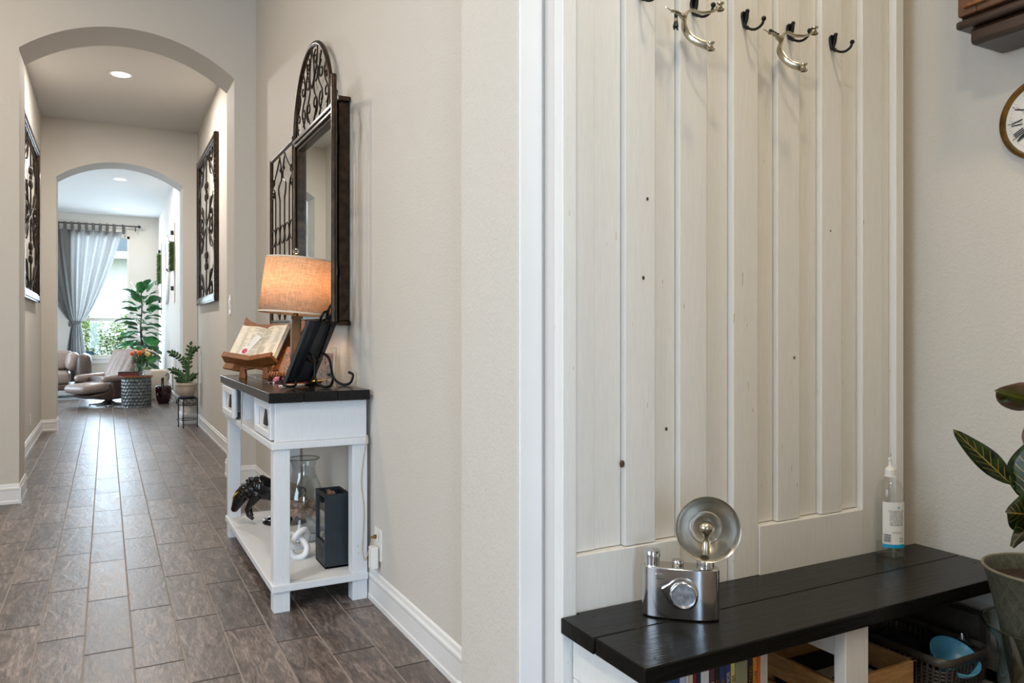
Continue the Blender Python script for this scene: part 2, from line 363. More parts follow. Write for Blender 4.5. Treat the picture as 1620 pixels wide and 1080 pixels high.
# ------------------------------------------------------------------ mesh helpers
def Rz(a): return Matrix.Rotation(a, 4, 'Z')
def Rx(a): return Matrix.Rotation(a, 4, 'X')
def Ry(a): return Matrix.Rotation(a, 4, 'Y')
def T(x, y, z): return Matrix.Translation((x, y, z))
class MB:
    def __init__(s): s.bm = bmesh.new(); s.uv = None
    def face(s, vs):
        try: return s.bm.faces.new(vs)
        except ValueError: return None
    def box(s, x0, x1, y0, y1, z0, z1, m=None, bev=0):
        co = [(x, y, z) for z in (z0, z1) for (x, y) in ((x0, y0), (x1, y0), (x1, y1), (x0, y1))]
        v = [s.bm.verts.new((m @ Vector(c)) if m else c) for c in co]
        fs = [s.face([v[i] for i in q]) for q in ((3, 2, 1, 0), (4, 5, 6, 7), (0, 1, 5, 4), (1, 2, 6, 5), (2, 3, 7, 6), (3, 0, 4, 7))]
        if bev:
            es = set(e for f in fs if f for e in f.edges)
            bmesh.ops.bevel(s.bm, geom=list(es), offset=bev, segments=2, profile=0.5, affect='EDGES')
        return s
    def tube(s, pts, r, n=8, closed=False, cap=True, flat=1.0, m=None):
        pts = [Vector(p) for p in pts]
        if m: pts = [m @ p for p in pts]
        N = len(pts); rr = r if isinstance(r, (list, tuple)) else [r] * N
        rings = []; nrm = None
        for i, p in enumerate(pts):
            if closed: tg = pts[(i + 1) % N] - pts[i - 1]
            else: tg = pts[min(i + 1, N - 1)] - pts[max(i - 1, 0)]
            if tg.length < 1e-9: tg = Vector((0, 0, 1))
            tg.normalize()
            if nrm is None:
                nrm = tg.orthogonal().normalized()
                if abs(tg.z) < 0.9: nrm = Vector((0, 0, 1)).cross(tg).normalized()
            nrm = (nrm - tg * nrm.dot(tg))
            if nrm.length < 1e-6: nrm = tg.orthogonal()
            nrm.normalize(); bn = tg.cross(nrm)
            rings.append([s.bm.verts.new(p + (nrm * math.cos(2 * PI * k / n) + bn * math.sin(2 * PI * k / n) * flat) * rr[i]) for k in range(n)])
        for i in range(N if closed else N - 1):
            a, b = rings[i], rings[(i + 1) % N]
            for k in range(n): s.face([a[k], a[(k + 1) % n], b[(k + 1) % n], b[k]])
        if cap and not closed: s.face(rings[0][::-1]); s.face(rings[-1])
        return s
    def lathe(s, prof, c=(0, 0, 0), n=32, m=None, sx=1, sy=1, cap=(False, False), a0=0, a1=2 * PI):
        c = Vector(c); full = abs(a1 - a0 - 2 * PI) < 1e-6; nn = n if full else n + 1
        R = []
        for r, z in prof:
            ring = []
            for k in range(nn):
                a = a0 + (a1 - a0) * k / n
                p = Vector((r * math.cos(a) * sx, r * math.sin(a) * sy, z))
                p = (m @ p if m else p) + c
                ring.append(s.bm.verts.new(p))
            R.append(ring)
        for i in range(len(R) - 1):
            for k in range(n):
                k2 = (k + 1) % nn
                s.face([R[i][k], R[i][k2], R[i + 1][k2], R[i + 1][k]])
        if cap[0]: s.face(R[0][::-1])
        if cap[1]: s.face(R[-1])
        return s
    def prism(s, poly, d, axis='y', m=None):
        # poly in the plane across axis; d = (start, end)
        def mk(a, b, t):
            c = {'x': (t, a, b), 'y': (a, t, b), 'z': (a, b, t)}[axis]
            return s.bm.verts.new((m @ Vector(c)) if m else c)
        A = [mk(a, b, d[0]) for a, b in poly]; B = [mk(a, b, d[1]) for a, b in poly]
        s.face(A); s.face(B[::-1]); N = len(A)
        for i in range(N): s.face([A[i], A[(i + 1) % N], B[(i + 1) % N], B[i]][::-1])
        return s
    def sphere(s, c, r, n=16, k=10, sc=(1, 1, 1), m=None):
        mt = Matrix.Translation(c) @ (m or Matrix()) @ Matrix.Diagonal((r * sc[0], r * sc[1], r * sc[2], 1))
        bmesh.ops.create_uvsphere(s.bm, u_segments=n, v_segments=k, radius=1, matrix=mt)
        return s
    def grid(s, fn, nu, nv, uv=False):
        if uv and s.uv is None: s.uv = s.bm.loops.layers.uv.new('UVMap')
        V = [[s.bm.verts.new(fn(i / nu, j / nv)) for j in range(nv + 1)] for i in range(nu + 1)]
        for i in range(nu):
            for j in range(nv):
                f = s.face([V[i][j], V[i + 1][j], V[i + 1][j + 1], V[i][j + 1]])
                if f and uv:
                    for lp, (a, b) in zip(f.loops, ((i, j), (i + 1, j), (i + 1, j + 1), (i, j + 1))):
                        lp[s.uv].uv = (a / nu, b / nv)
        return s
    def build(s, name, mat, parent=None, smooth=False, bevel=0, sub=0, solid=0, remesh=0):
        bmesh.ops.recalc_face_normals(s.bm, faces=s.bm.faces) if not solid and s.uv is None else None
        me = bpy.data.meshes.new(name); s.bm.to_mesh(me); s.bm.free()
        me.materials.append(mat)
        for p in me.polygons: p.use_smooth = smooth
        if smooth and not remesh and not sub: me.set_sharp_from_angle(angle=math.radians(48))
        o = bpy.data.objects.new(name, me); COL.objects.link(o)
        if parent is not None: o.parent = parent
        if solid:
            d = o.modifiers.new('s', 'SOLIDIFY'); d.thickness = solid; d.offset = 0
        if remesh:
            d = o.modifiers.new('r', 'REMESH'); d.mode = 'VOXEL'; d.voxel_size = remesh; d.use_smooth_shade = True
            d = o.modifiers.new('sm', 'SMOOTH'); d.iterations = 4; d.factor = 0.6
        if bevel:
            d = o.modifiers.new('b', 'BEVEL'); d.width = bevel; d.segments = 2; d.limit_method = 'ANGLE'
            d.angle_limit = math.radians(40)
        if sub:
            d = o.modifiers.new('u', 'SUBSURF'); d.levels = sub; d.render_levels = sub
        return o
def smooth_by_angle(o, deg=40):
    o.data.set_sharp_from_angle(angle=math.radians(deg)) if hasattr(o.data, 'set_sharp_from_angle') else None
def tag(o, label=None, cat=None, group=None, kind=None):
    if label: o['label'] = label
    if cat: o['category'] = cat
    if group: o['group'] = group
    if kind: o['kind'] = kind
    return o
def thing(name, loc, label, cat, rz=0, group=None):
    o = bpy.data.objects.new(name, None); COL.objects.link(o); o.location = loc; o.rotation_euler = (0, 0, rz)
    o.empty_display_size = 0.05
    return tag(o, label, cat, group)
def struct(o): o['kind'] = 'structure'; return o
def copy_tree(o, parent=None):
    c = o.copy(); COL.objects.link(c)
    if parent is not None: c.parent = parent
    for ch in list(o.children): copy_tree(ch, c)
    return c
def cat_curve(pts, n=6):
    # Catmull-Rom through points
    P = [Vector(p) for p in pts]; out = []
    for i in range(len(P) - 1):
        p0 = P[max(i - 1, 0)]; p1 = P[i]; p2 = P[i + 1]; p3 = P[min(i + 2, len(P) - 1)]
        for k in range(n):
            t = k / n
            out.append(0.5 * ((2 * p1) + (-p0 + p2) * t + (2 * p0 - 5 * p1 + 4 * p2 - p3) * t * t + (-p0 + 3 * p1 - 3 * p2 + p3) * t ** 3))
    out.append(P[-1]); return out
def text(s, size, mat, mtx, parent, name='lettering', ext=0.0003, bold=0.0):
    c = bpy.data.curves.new('txt', 'FONT'); c.body = s; c.size = size; c.extrude = ext; c.offset = bold
    c.align_x = 'CENTER'; c.align_y = 'CENTER'
    tmp = bpy.data.objects.new('txt', c); COL.objects.link(tmp)
    bpy.context.view_layer.update()
    me = bpy.data.meshes.new_from_object(tmp.evaluated_get(bpy.context.evaluated_depsgraph_get()))
    bpy.data.objects.remove(tmp)
    me.name = name; me.transform(mtx)
    me.materials.clear(); me.materials.append(mat)
    o = bpy.data.objects.new(name, me); COL.objects.link(o); o.parent = parent
    return o

# ================================================================== SETTING
XR, XL = 1.0, -0.655          # hall walls
CH, CF = 3.6, 4.0             # ceilings
A1, A1b, A2, A2b = 6.0, 6.4, 10.2, 10.6
XN = 2.32                     # right wall of the entry nook
struct(MB().box(-5.0, 3.0, -3.2, 18.4, -0.1, 0.0).build('floor', M['floor']))
struct(MB().box(-3.35, 2.5, -3.15, 6.0, CF, CF + 0.1).build('ceiling', M['ceiling']))
struct(MB().box(XL - 0.1, XR + 0.1, A1b - 0.05, A2 + 0.05, CH, CH + 0.1).build('ceiling', M['ceiling']))
struct(MB().box(-4.5, XR + 0.1, A2b - 0.1, 18.35, CH, CH + 0.1).build('ceiling', M['ceiling']))

def arch_wall(name, x0, x1, y0, y1, ztop, a, b, zs, rise):
    c = (a + b) / 2; hw = (b - a) / 2
    R = (hw * hw + rise * rise) / (2 * rise); cz = zs + rise - R
    th = math.asin(hw / R)
    arc = [(c + R * math.sin(-th + 2 * th * k / 40), cz + R * math.cos(-th + 2 * th * k / 40)) for k in range(41)]
    poly = [(x0, 0), (a, 0)] + arc + [(b, 0), (x1, 0), (x1, ztop), (x0, ztop)]
    return struct(MB().prism(poly, (y0, y1), 'y').build(name, M['wall']))
arch_wall('wall_entry_arch', -3.3, XR + 0.05, A1, A1b, CF + 0.02, -0.51, 0.845, 3.025, 0.245)
arch_wall('wall_living_arch', -4.4, XR + 0.05, A2, A2b, CH + 0.02, -0.51, 0.835, 2.925, 0.225)
struct(MB().box(XL - 0.12, XL, A1b - 0.02, A2 + 0.02, 0, CH + 0.02).build('wall_hall_left', M['wall']))
# long right wall, its end turned round a corner beside the nook
struct(MB().prism([(XR, 1.99), (1.35, 1.99), (1.35, 18.35), (XR, 18.35)], (0, CF + 0.02), 'z').build('wall_hall_right', M['wall']))
struct(MB().box(0.897, XN + 0.1, 1.652, 1.996, 0, CF + 0.02).build('wall_nook_back', M['wall'], bevel=0.006))
struct(MB().box(XN, XN + 0.12, -3.1, 1.66, 0, CF + 0.02).build('wall_nook_right', M['wall']))
def wall_with_holes(name, fixed, axis, lo, hi, zt, holes, th=0.15):
    mb = MB()
    def bx(a0, a1, z0, z1):
        if a1 - a0 < 1e-4 or z1 - z0 < 1e-4: return
        if axis == 'y': mb.box(a0, a1, fixed, fixed + th, z0, z1)
        else: mb.box(fixed, fixed + th, a0, a1, z0, z1)
    cur = lo
    for (a, b, z0, z1) in sorted(holes):
        bx(cur, a, 0, zt); bx(a, b, 0, z0); bx(a, b, z1, zt); cur = b
    bx(cur, hi, 0, zt)
    return struct(mb.build(name, M['wall']))
wall_with_holes('wall_front', -3.15, 'y', -3.3, XN + 0.1, CF + 0.02, [(-1.05, -0.25, 0.1, 2.5)])
struct(MB().box(0.38, XN + 0.05, -0.64, -0.52, 0, CF + 0.02).build('wall_nook_front', M['wall']))
wall_with_holes('wall_entry_left', -3.35, 'x', -3.1, A1b, CF + 0.02, [(-0.35, 2.05, 0.5, 2.9)])
wall_with_holes('wall_living_back', 18.2, 'y', -4.5, XR + 0.1, CH + 0.02, [(-1.95, -0.87, 0.6, 3.17), (-0.62, 0.44, 0.6, 3.17)])
wall_with_holes('wall_living_left', -4.5, 'x', A2, 18.3, CH + 0.02, [(12.4, 16.6, 0.6, 3.0)])

BP = [(0, 0), (0.014, 0), (0.014, 0.018), (0.0105, 0.024), (0.0105, 0.088), (0.013, 0.095), (0.013, 0.104), (0.008, 0.112), (0.006, 0.126), (0, 0.132)]
def baseboard(name, p0, p1):
    # runs from p0 to p1 with the wall on its right-hand side
    a, b = Vector(p0 + (0,)), Vector(p1 + (0,)); d = (b - a).normalized(); n = Vector((-d.y, d.x, 0))
    mb = MB(); A = []; B = []
    for o, z in BP:
        A.append(mb.bm.verts.new(a + n * o + Vector((0, 0, z)))); B.append(mb.bm.verts.new(b + n * o + Vector((0, 0, z))))
    mb.face(A); mb.face(B[::-1])
    for i in range(len(A)): mb.face([A[i], A[(i + 1) % len(A)], B[(i + 1) % len(A)], B[i]])
    return struct(mb.build(name, M['trim']))
struct(MB().box(0.8985, 0.9625, 1.6455, 1.652, 0, CF).build('trim_1', M['trimwhite'], bevel=0.002))
g = 0.014
baseboard('baseboard_hall_right', (XR, 1.996), (XR, A1))
baseboard('baseboard_hall_right', (XR, A1b), (XR, A2))
baseboard('baseboard_hall_right', (XR, A2b), (XR, 18.2))
baseboard('baseboard_nook_end', (0.897, 1.652 - g), (0.897, 1.996 + g))
baseboard('baseboard_nook_end_far', (0.897 - g, 1.996), (XR, 1.996))
baseboard('baseboard_arch_left', (-0.51, A1), (-3.2, A1))
baseboard('baseboard_arch_left_reveal', (-0.51, A1b + g), (-0.51, A1 - g))
baseboard('baseboard_arch_right', (XR, A1), (0.845, A1))
baseboard('baseboard_arch_right_reveal', (0.845, A1 - g), (0.845, A1b + g))
baseboard('baseboard_hall_left', (XL, A2), (XL, A1b))
baseboard('baseboard_far_arch_left', (-0.51, A2), (XL, A2))
baseboard('baseboard_far_arch_left_reveal', (-0.51, A2b + g), (-0.51, A2 - g))
baseboard('baseboard_far_arch_right', (XR, A2), (0.835, A2))
baseboard('baseboard_far_arch_right_reveal', (0.835, A2 - g), (0.835, A2b + g))
baseboard('baseboard_living_back', (XR, 18.2), (-4.4, 18.2))
baseboard('baseboard_nook_right', (XN, 1.6), (XN, -3.0))

# windows of the living room
def window(k, x0, x1, z0, z1, zr):
    w_ = MB()
    y0, y1 = 18.21, 18.27
    w_.box(x0, x0 + 0.045, y0, y1, z0, z1); w_.box(x1 - 0.045, x1, y0, y1, z0, z1)
    w_.box(x0, x1, y0, y1, z1 - 0.05, z1); w_.box(x0, x1, y0, y1, z0, z0 + 0.05)
    w_.box(x0, x1, y0 - 0.005, y1, zr - 0.03, zr + 0.03)
    o = w_.build('window_%d' % k, M['vinyl'])
    struct(o)
    struct(MB().box(x0 + 0.04, x1 - 0.04, 18.24, 18.246, z0 + 0.04, z1 - 0.04).build('window_pane', M['pane'], o))
    struct(MB().box(x0 - 0.05, x1 + 0.05, 18.165, 18.21, z0 - 0.03, z0).box(x0 - 0.03, x1 + 0.03, 18.185, 18.2, z0 - 0.12, z0 - 0.03).build('window_sill', M['trim'], o))
M['vinyl'] = plain('window_vinyl', srgb(206, 202, 192), 0.5, 0, 5, 0.02)
window(1, -0.62, 0.44, 0.6, 3.17, 1.40)
window(2, -1.95, -0.87, 0.6, 3.17, 1.62)

# ================================================================== THINGS: hall
def recessed(loc, label, grp=None):
    t = thing('recessed_ceiling_light', loc, label, 'ceiling light', group=grp)
    MB().lathe([(0.078, 0.0), (0.098, -0.004), (0.102, 0.0)], n=40).build('trim_ring', M['whiteplastic'], t, True)
    MB().lathe([(0.078, -0.002), (0.001, -0.003)], n=40).build('lens', M['lampface'], t, True)
    return t
for (x, y, lab, p) in ((0.123, 8.2, 'lit recessed ceiling light between the two arches, nearest and largest', 75),
                       (0.198, 13.83, 'lit recessed living room ceiling light, upper one seen through the far arch', 44),
                       (0.196, 17.2, 'lit recessed living room ceiling light nearest the curtain rod', 20)):
    recessed((x, y, CH - 0.001), lab)
    lamp_light('ceiling_light_glow', (x, y, CH - 0.01), p, NEUT, 0.07)

def spiral(c, r0, turns, a0, dirn=1, n=26, shrink=0.15):
    # flat spiral in local (u, v), ending in its centre; returns 2D points from outside in
    out = []
    for k in range(n + 1):
        t = k / n; r = r0 * (1 - (1 - shrink) * t); a = a0 + dirn * turns * 2 * PI * t
        out.append((c[0] + r * math.cos(a), c[1] + r * math.sin(a)))
    return out

def wall_scroll_panel(x, y0, y1, z0, z1, facing, label):
    # framed iron scroll panel; local u along Y, v along Z
    t = thing('wall_art', (x, (y0 + y1) / 2, z0), label, 'wall art')
    W = y1 - y0; H = z1 - z0; fw = 0.085
    def P(u, v, d=0.02): return (facing * d * 0.8, u, v)
    fr = MB()
    def rail(u0, u1, v0, v1):
        a, b = sorted((facing * 0.002, facing * 0.035)); fr.box(a, b, u0, u1, v0, v1)
        a, b = sorted((facing * 0.035, facing * 0.046))
        du = 0.016 if u1 - u0 < 0.2 else 0; dv = 0.016 if v1 - v0 < 0.2 else 0
        fr.box(a, b, u0 + du, u1 - du, v0 + dv, v1 - dv)
    rail(-W / 2, -W / 2 + fw, 0, H); rail(W / 2 - fw, W / 2, 0, H)
    rail(-W / 2 + fw, W / 2 - fw, 0, fw); rail(-W / 2 + fw, W / 2 - fw, H - fw, H)
    fr.build('frame', M['bronze'], t, bevel=0.006)
    bd = MB()
    for s in (-1, 1): bd.box(*sorted((facing * 0.030, facing * 0.038)), s * (W / 2 - 0.008) - 0.004, s * (W / 2 - 0.008) + 0.004, 0.0, H)
    bd.box(*sorted((facing * 0.030, facing * 0.0345)), -W / 2 + 0.004, W / 2 - 0.004, H - 0.006, H)
    for k in range(int(H / 0.05)):
        for s in (-1, 1): bd.sphere((facing * 0.037, s * (W / 2 - 0.008), 0.02 + k * 0.05), 0.011, 6, 4)
    bd.build('beaded_edge', M['bronze'], t)
    sc = MB(); r = 0.008
    u_in = W / 2 - fw
    def line(pts, rad=r): sc.tube([P(a, b, 0.03) for a, b in pts], rad, 6)
    nseg = 2; hs = (H - 2 * fw) / nseg
    for k in range(nseg):
        vc = fw + hs * (k + 0.5)
        for s in (-1, 1):
            A = u_in * 0.92
            line([(q.x, q.y) for q in cat_curve([(0, vc - hs / 2, 0), (s * A * 0.5, vc - hs * 0.3, 0), (s * A, vc, 0), (s * A * 0.5, vc + hs * 0.3, 0), (0, vc + hs / 2, 0)])])
            for v in (-1, 1):
                line(spiral((s * A * 0.62, vc + v * hs * 0.40), A * 0.26, 1.2, -v * PI / 2, -s * v))
        sc.sphere(P(0, vc, 0.03), 0.028, 8, 6, (0.5, 1, 1.3))
        for s in (-1, 1):
            sc.sphere(P(s * 0.06, vc + 0.06, 0.03), 0.03, 8, 6, (0.5, 0.7, 1.5)); sc.sphere(P(s * 0.06, vc - 0.06, 0.03), 0.03, 8, 6, (0.5, 0.7, 1.5))
        line([(0, vc - hs * 0.5), (0, vc + hs * 0.5)])
    sc.build('scrollwork', M['iron'], t, True)
    return t
wall_scroll_panel(XR - 0.001, 8.13, 9.85, 1.45, 3.15, -1, 'tall framed iron scroll panel on the right hall wall, above the light switch')
wall_scroll_panel(XL + 0.001, 7.62, 9.36, 1.44, 3.03, 1, 'tall framed iron scroll panel on the left hall wall')

def plate(name, x, y, z, facing, label, cat, w=0.07, h=0.115, kind='switch'):
    t = thing(name, (x, y, z), label, cat)
    a, b = sorted((0, facing * 0.006)); MB().box(a, b, -w / 2, w / 2, -h / 2, h / 2).build('cover_plate', M['whiteplastic'], t, bevel=0.002)
    a, b = sorted((facing * 0.006, facing * 0.011))
    if kind == 'switch': MB().box(a, b, -0.016, 0.016, 0.004, 0.034).box(a, b, -0.016, 0.016, -0.034, -0.004).build('rocker', M['whiteplastic'], t, bevel=0.002)
    else:
        for s in (-1, 1): MB().box(a - 0.002, b - 0.002, -0.016, 0.016, s * 0.027 - 0.014, s * 0.027 + 0.014).build('socket', M['whiteplastic'], t, bevel=0.002)
    return t
plate('light_switch', 0.845, 6.20, 1.345, -1, 'white light switch on the right side of the near arch opening', 'light switch', 0.075, 0.15)
plate('wall_outlet', XL, 8.72, 0.29, 1, 'small white outlet low on the left hall wall', 'outlet', kind='outlet')
plate('light_switch', 0.862, A1b - 0.0, 1.2, 1, 'x', 'x') if False else None
plate('light_switch', XR, 11.4, 1.3, -1, 'white light switch just beyond the far arch', 'light switch')
ol = plate('wall_outlet', XR, 3.05, 0.255, -1, 'white wall outlet with the lamp cord plugged in, right of the console table', 'outlet', 0.085, 0.13, 'outlet')

# ------------------------------------------------------------------ console table
tb = thing('console_table', (0.785, 3.85, 0), 'distressed white console table with a black plank top against the hall wall', 'console table')
def L(x, y): return x - 0.785, y - 3.85
def tbox(name, x0, x1, y0, y1, z0, z1, mat='tablewhite', bev=0.003, par=None):
    a, b = L(x0, y0); c, d = L(x1, y1)
    return MB().box(a, c, b, d, z0, z1).build(name, M[mat], par or tb, bevel=bev)
mb = MB()
for k in range(3):
    x0 = 0.57 + k * 0.1383; a, b = L(x0, 3.12); c, d = L(x0 + 0.1368, 4.575)
    mb.box(a, c, b, d, 0.850, 0.892, bev=0.003)
mb.build('tabletop', M['blacktop'], tb)
for (x0, y0) in ((0.595, 3.155), (0.918, 3.155), (0.595, 4.435), (0.918, 4.435)):
    tbox('leg', x0, x0 + 0.065, y0, y0 + 0.065, 0, 0.662)
# upper box
tbox('shelf_rail', 0.585, 0.984, 3.145, 4.51, 0.660, 0.688)
tbox('end_panel', 0.600, 0.980, 3.158, 3.178, 0.688, 0.850)
tbox('end_panel', 0.600, 0.980, 4.475, 4.495, 0.688, 0.850)
tbox('back_panel', 0.965, 0.980, 3.178, 4.475, 0.688, 0.850)
for y in (3.60, 4.06): tbox('divider', 0.605, 0.965, y - 0.01, y + 0.01, 0.688, 0.850)
tbox('bottom_shelf', 0.586, 0.984, 3.145, 4.50, 0.085, 0.115)
def drawer(y0, y1, out):
    x = 0.600 - out
    d = tbox('drawer', x, x + 0.02, y0, y1, 0.693, 0.845)
    d.data.transform(Matrix())  # front frame is rebuilt below as four rails
    bpy.data.objects.remove(d)
    a, b = L(x, y0); c, e = L(x + 0.02, y1)
    m = MB(); f = 0.032
    m.box(a, c, b, b + f, 0.693, 0.845); m.box(a, c, e - f, e, 0.693, 0.845)
    m.box(a, c, b + f, e - f, 0.693, 0.693 + f); m.box(a, c, b + f, e - f, 0.845 - f, 0.845)
    d = m.build('drawer', M['tablewhite'], tb, bevel=0.004)
    q = MB().box(c, c + 0.006, b + 0.012, e - 0.012, 0.70, 0.838).build('drawer_face', M['tablewhite'], d)
    mm = Vector(((c - 0.001), (b + e) / 2, 0.765))
    k = MB().lathe([(0.001, 0.05), (0.012, 0.046), (0.02, 0.03), (0.04, 0.0), (0.045, -0.02)], n=16, m=Ry(0)).build('decoration', M['black'], d, True)
    k.scale = (0.12, 1, 1); k.location = (c - 0.004, (b + e) / 2, 0.757)
drawer(3.195, 3.58, 0.012); drawer(4.08, 4.465, 0.035)
# small dark thing in the open middle compartment
bw = thing('small_bowl', (0.70, 3.72, 0.689), 'small dark and gold dish in the open middle compartment of the console table', 'bowl')
MB().lathe([(0.02, 0), (0.035, 0.01), (0.042, 0.03), (0.040, 0.045), (0.036, 0.03), (0.02, 0.012), (0.001, 0.01)], n=24).build('dish', M['black'], bw, True)
MB().lathe([(0.0405, 0.028), (0.0435, 0.03), (0.0435, 0.036), (0.041, 0.038)], n=24).build('rim_band', M['gold'], bw, True)
# ribbon hanging from the compartment
MB().tube(cat_curve([(0.582, 3.86, 0.845), (0.578, 3.86, 0.80), (0.580, 3.865, 0.74), (0.577, 3.862, 0.70), (0.574, 3.86, 0.665)]), 0.005, 6, flat=0.3).build('ribbon', M['whiteplastic'], tb, True).matrix_parent_inverse = Matrix.Translation((-0.785, -3.85, 0))

# lamp cord
cord = MB().tube(cat_curve([(0.975, 3.13, 0.70), (0.955, 3.118, 0.60), (0.945, 3.115, 0.50), (0.955, 3.112, 0.40), (0.955, 3.118, 0.30), (0.948, 3.11, 0.22), (0.952, 3.09, 0.185), (0.968, 3.08, 0.23), (0.975, 3.06, 0.28), (0.985, 3.055, 0.288)], 8), 0.0036, 8, flat=0.8).build('electric_lead', M['sand'], None, True)
tag(cord, 'thin beige lamp cord hanging down the console table leg to the outlet', 'cord')
MB().lathe([(0.008, 0), (0.009, 0.012), (0.005, 0.02), (0.003, 0.03)], n=10, m=T(0.993, 3.05, 0.288) @ Ry(-PI / 2)).build('plug', M['brass'], cord, True)
ad = tag(MB().box(-0.03, 0.0, -0.022, 0.022, -0.045, 0.045).build('power_adapter', M['whiteplastic'], None, bevel=0.004), 'white plug-in adapter in the lower socket of the outlet beside the console table', 'adapter')
ad.location = (0.989, 3.045, 0.205)

# ------------------------------------------------------------------ lamp
lp = thing('table_lamp', (0.80, 3.70, 0.892), 'table lamp with a lit beige linen drum shade and bronze column on the console table', 'lamp')
MB().box(-0.06, 0.06, -0.06, 0.06, 0, 0.02).box(-0.045, 0.045, -0.045, 0.045, 0.02, 0.035).build('base', M['bronze'], lp, bevel=0.004)
MB().box(-0.022, 0.022, -0.022, 0.022, 0.035, 0.315, bev=0.005).box(-0.027, 0.027, -0.027, 0.027, 0.305, 0.318).build('column', M['column'], lp)
MB().tube([(0, 0, 0.318), (0, 0, 0.62)], 0.004, 8).lathe([(0.012, 0.318), (0.012, 0.35), (0.02, 0.36), (0.02, 0.38), (0.01, 0.39)], n=16).build('stem', M['brass'], lp, True)
MB().sphere((0, 0, 0.44), 0.028, 16, 10, (1, 1, 1.3)).build('bulb', M['bulb'], lp, True)
TI = Ry(math.radians(4.5)) @ Rx(0)
sh = MB().lathe([(0.171, 0.0), (0.157, 0.262)], n=64).build('lamp_shade', M['shade'], lp, True, solid=0.0015)
sh.matrix_local = T(0, 0, 0.328) @ TI
MB().lathe([(0.1725, -0.001), (0.1735, 0.003), (0.1715, 0.007)], n=64).build('bottom_binding', M['cream'], sh, True)
MB().lathe([(0.1585, 0.256), (0.1595, 0.259), (0.1575, 0.263)], n=64).build('top_binding', M['cream'], sh, True)
MB().tube([(-0.157, 0, 0.258), (0.157, 0, 0.258)], 0.002, 6).tube([(0, -0.157, 0.258), (0, 0.157, 0.258)], 0.002, 6).build('spider', M['brass'], sh)
MB().sphere((0.0, 0, 0.628), 0.016, 16, 10).lathe([(0.006, 0.588), (0.010, 0.6), (0.012, 0.612)], n=16).build('finial', M['glass'], lp, True)
d = bpy.data.lights.new('table_lamp_bulb', 'POINT'); d.energy = 8.0; d.color = (1, 0.72, 0.47); d.shadow_soft_size = 0.05
o = bpy.data.objects.new('table_lamp_bulb', d); COL.objects.link(o); o.location = (0.80, 3.70, 0.892 + 0.47)

# ------------------------------------------------------------------ mirror with iron gates
mr = thing('wall_mirror', (XR, 3.94, 1.18), 'tall bronze framed wall mirror with arched scroll top and iron gate shutters above console table', 'mirror')
def mp(y, z, d): return (-d, y - 3.94, z - 1.18)   # distance d off the wall
fr = MB()
y0, y1, z0, z1, fw = 3.475, 4.42, 1.185, 2.20, 0.07
def fbox(ya, yb, za, zb, d0, d1): fr.box(-d1, -d0, ya - 3.94, yb - 3.94, za - 1.18, zb - 1.18)
fbox(y0, y0 + fw, z0, z1, 0.002, 0.05); fbox(y1 - fw, y1, z0, z1, 0.002, 0.05)
fbox(y0 + fw, y1 - fw, z0, z0 + fw * 0.7, 0.002, 0.05); fbox(y0 + fw, y1 - fw, z1 - fw * 0.7, z1, 0.002, 0.05)
fbox(y0 + 0.02, y0 + 0.045, z0, z1, 0.05, 0.062); fbox(y1 - 0.045, y1 - 0.02, z0, z1, 0.05, 0.062)
fbox(y0 + 0.02, y1 - 0.02, z1 - 0.03, z1 - 0.012, 0.05, 0.062); fbox(y0 + 0.02, y1 - 0.02, z0 + 0.012, z0 + 0.03, 0.05, 0.062)
fbox(y0 - 0.02, y1 + 0.02, z1, z1 + 0.022, 0.002, 0.06); fbox(y0 - 0.02, y1 + 0.02, z0 - 0.02, z0, 0.002, 0.06)
fr.build('frame', M['bronze'], mr, bevel=0.005)
fr = MB(); fbox(y0 + fw, y1 - fw, z0 + 0.04, z1 - 0.04, 0.022, 0.028); fr.build('mirror_glass', M['mirror'], mr)
# arch of scrolls on top
ar = MB(); cy, hw_, zb, ht = 4.03, 0.40, 2.215, 0.42
arcp = [mp(cy + hw_ * math.cos(a), zb + ht * math.sin(a), 0.045) for a in [PI * k / 40 for k in range(41)]]
ar.tube(arcp, 0.013, 8).tube([mp(cy - hw_, zb, 0.045), mp(cy + hw_, zb, 0.045)], 0.01, 8)
ar.build('arch_hoop', M['bronze'], mr, True)
sc = MB()
def sl(pts, r=0.0042): sc.tube([mp(a, b, 0.045) for a, b in pts], r, 6)
for s in (-1, 1):
    for (u, v, r, tn, a0, dd) in ((0.07, 0.10, 0.06, 1.1, -PI / 2, 1), (0.20, 0.10, 0.055, 1.1, -PI / 2, -1), (0.30, 0.10, 0.05, 1.1, -PI / 2, 1),
                                 (0.08, 0.25, 0.055, 1.1, PI / 2, -1), (0.20, 0.24, 0.05, 1.1, PI / 2, 1), (0.08, 0.34, 0.04, 1.1, PI / 2, 1), (0.29, 0.2, 0.035, 1.1, PI / 2, -1)):
        sl(spiral((cy + s * u, zb + v), r, tn, a0, s * dd))
    for c in ([(0.02, 0), (0.10, 0.10), (0.04, 0.20), (0.10, 0.30), (0.12, 0.39)],
              [(0.14, 0), (0.22, 0.12), (0.14, 0.22), (0.2, 0.34)],
              [(0.30, 0), (0.34, 0.10), (0.26, 0.2), (0.30, 0.27)],
              [(0.0, 0.2), (0.05, 0.27), (0.0, 0.41)]):
        sl([(cy + s * q.x, zb + q.y) for q in cat_curve([(a, b, 0) for a, b in c], 6)])
sc.build('arch_scrolls', M['iron'], mr, True)
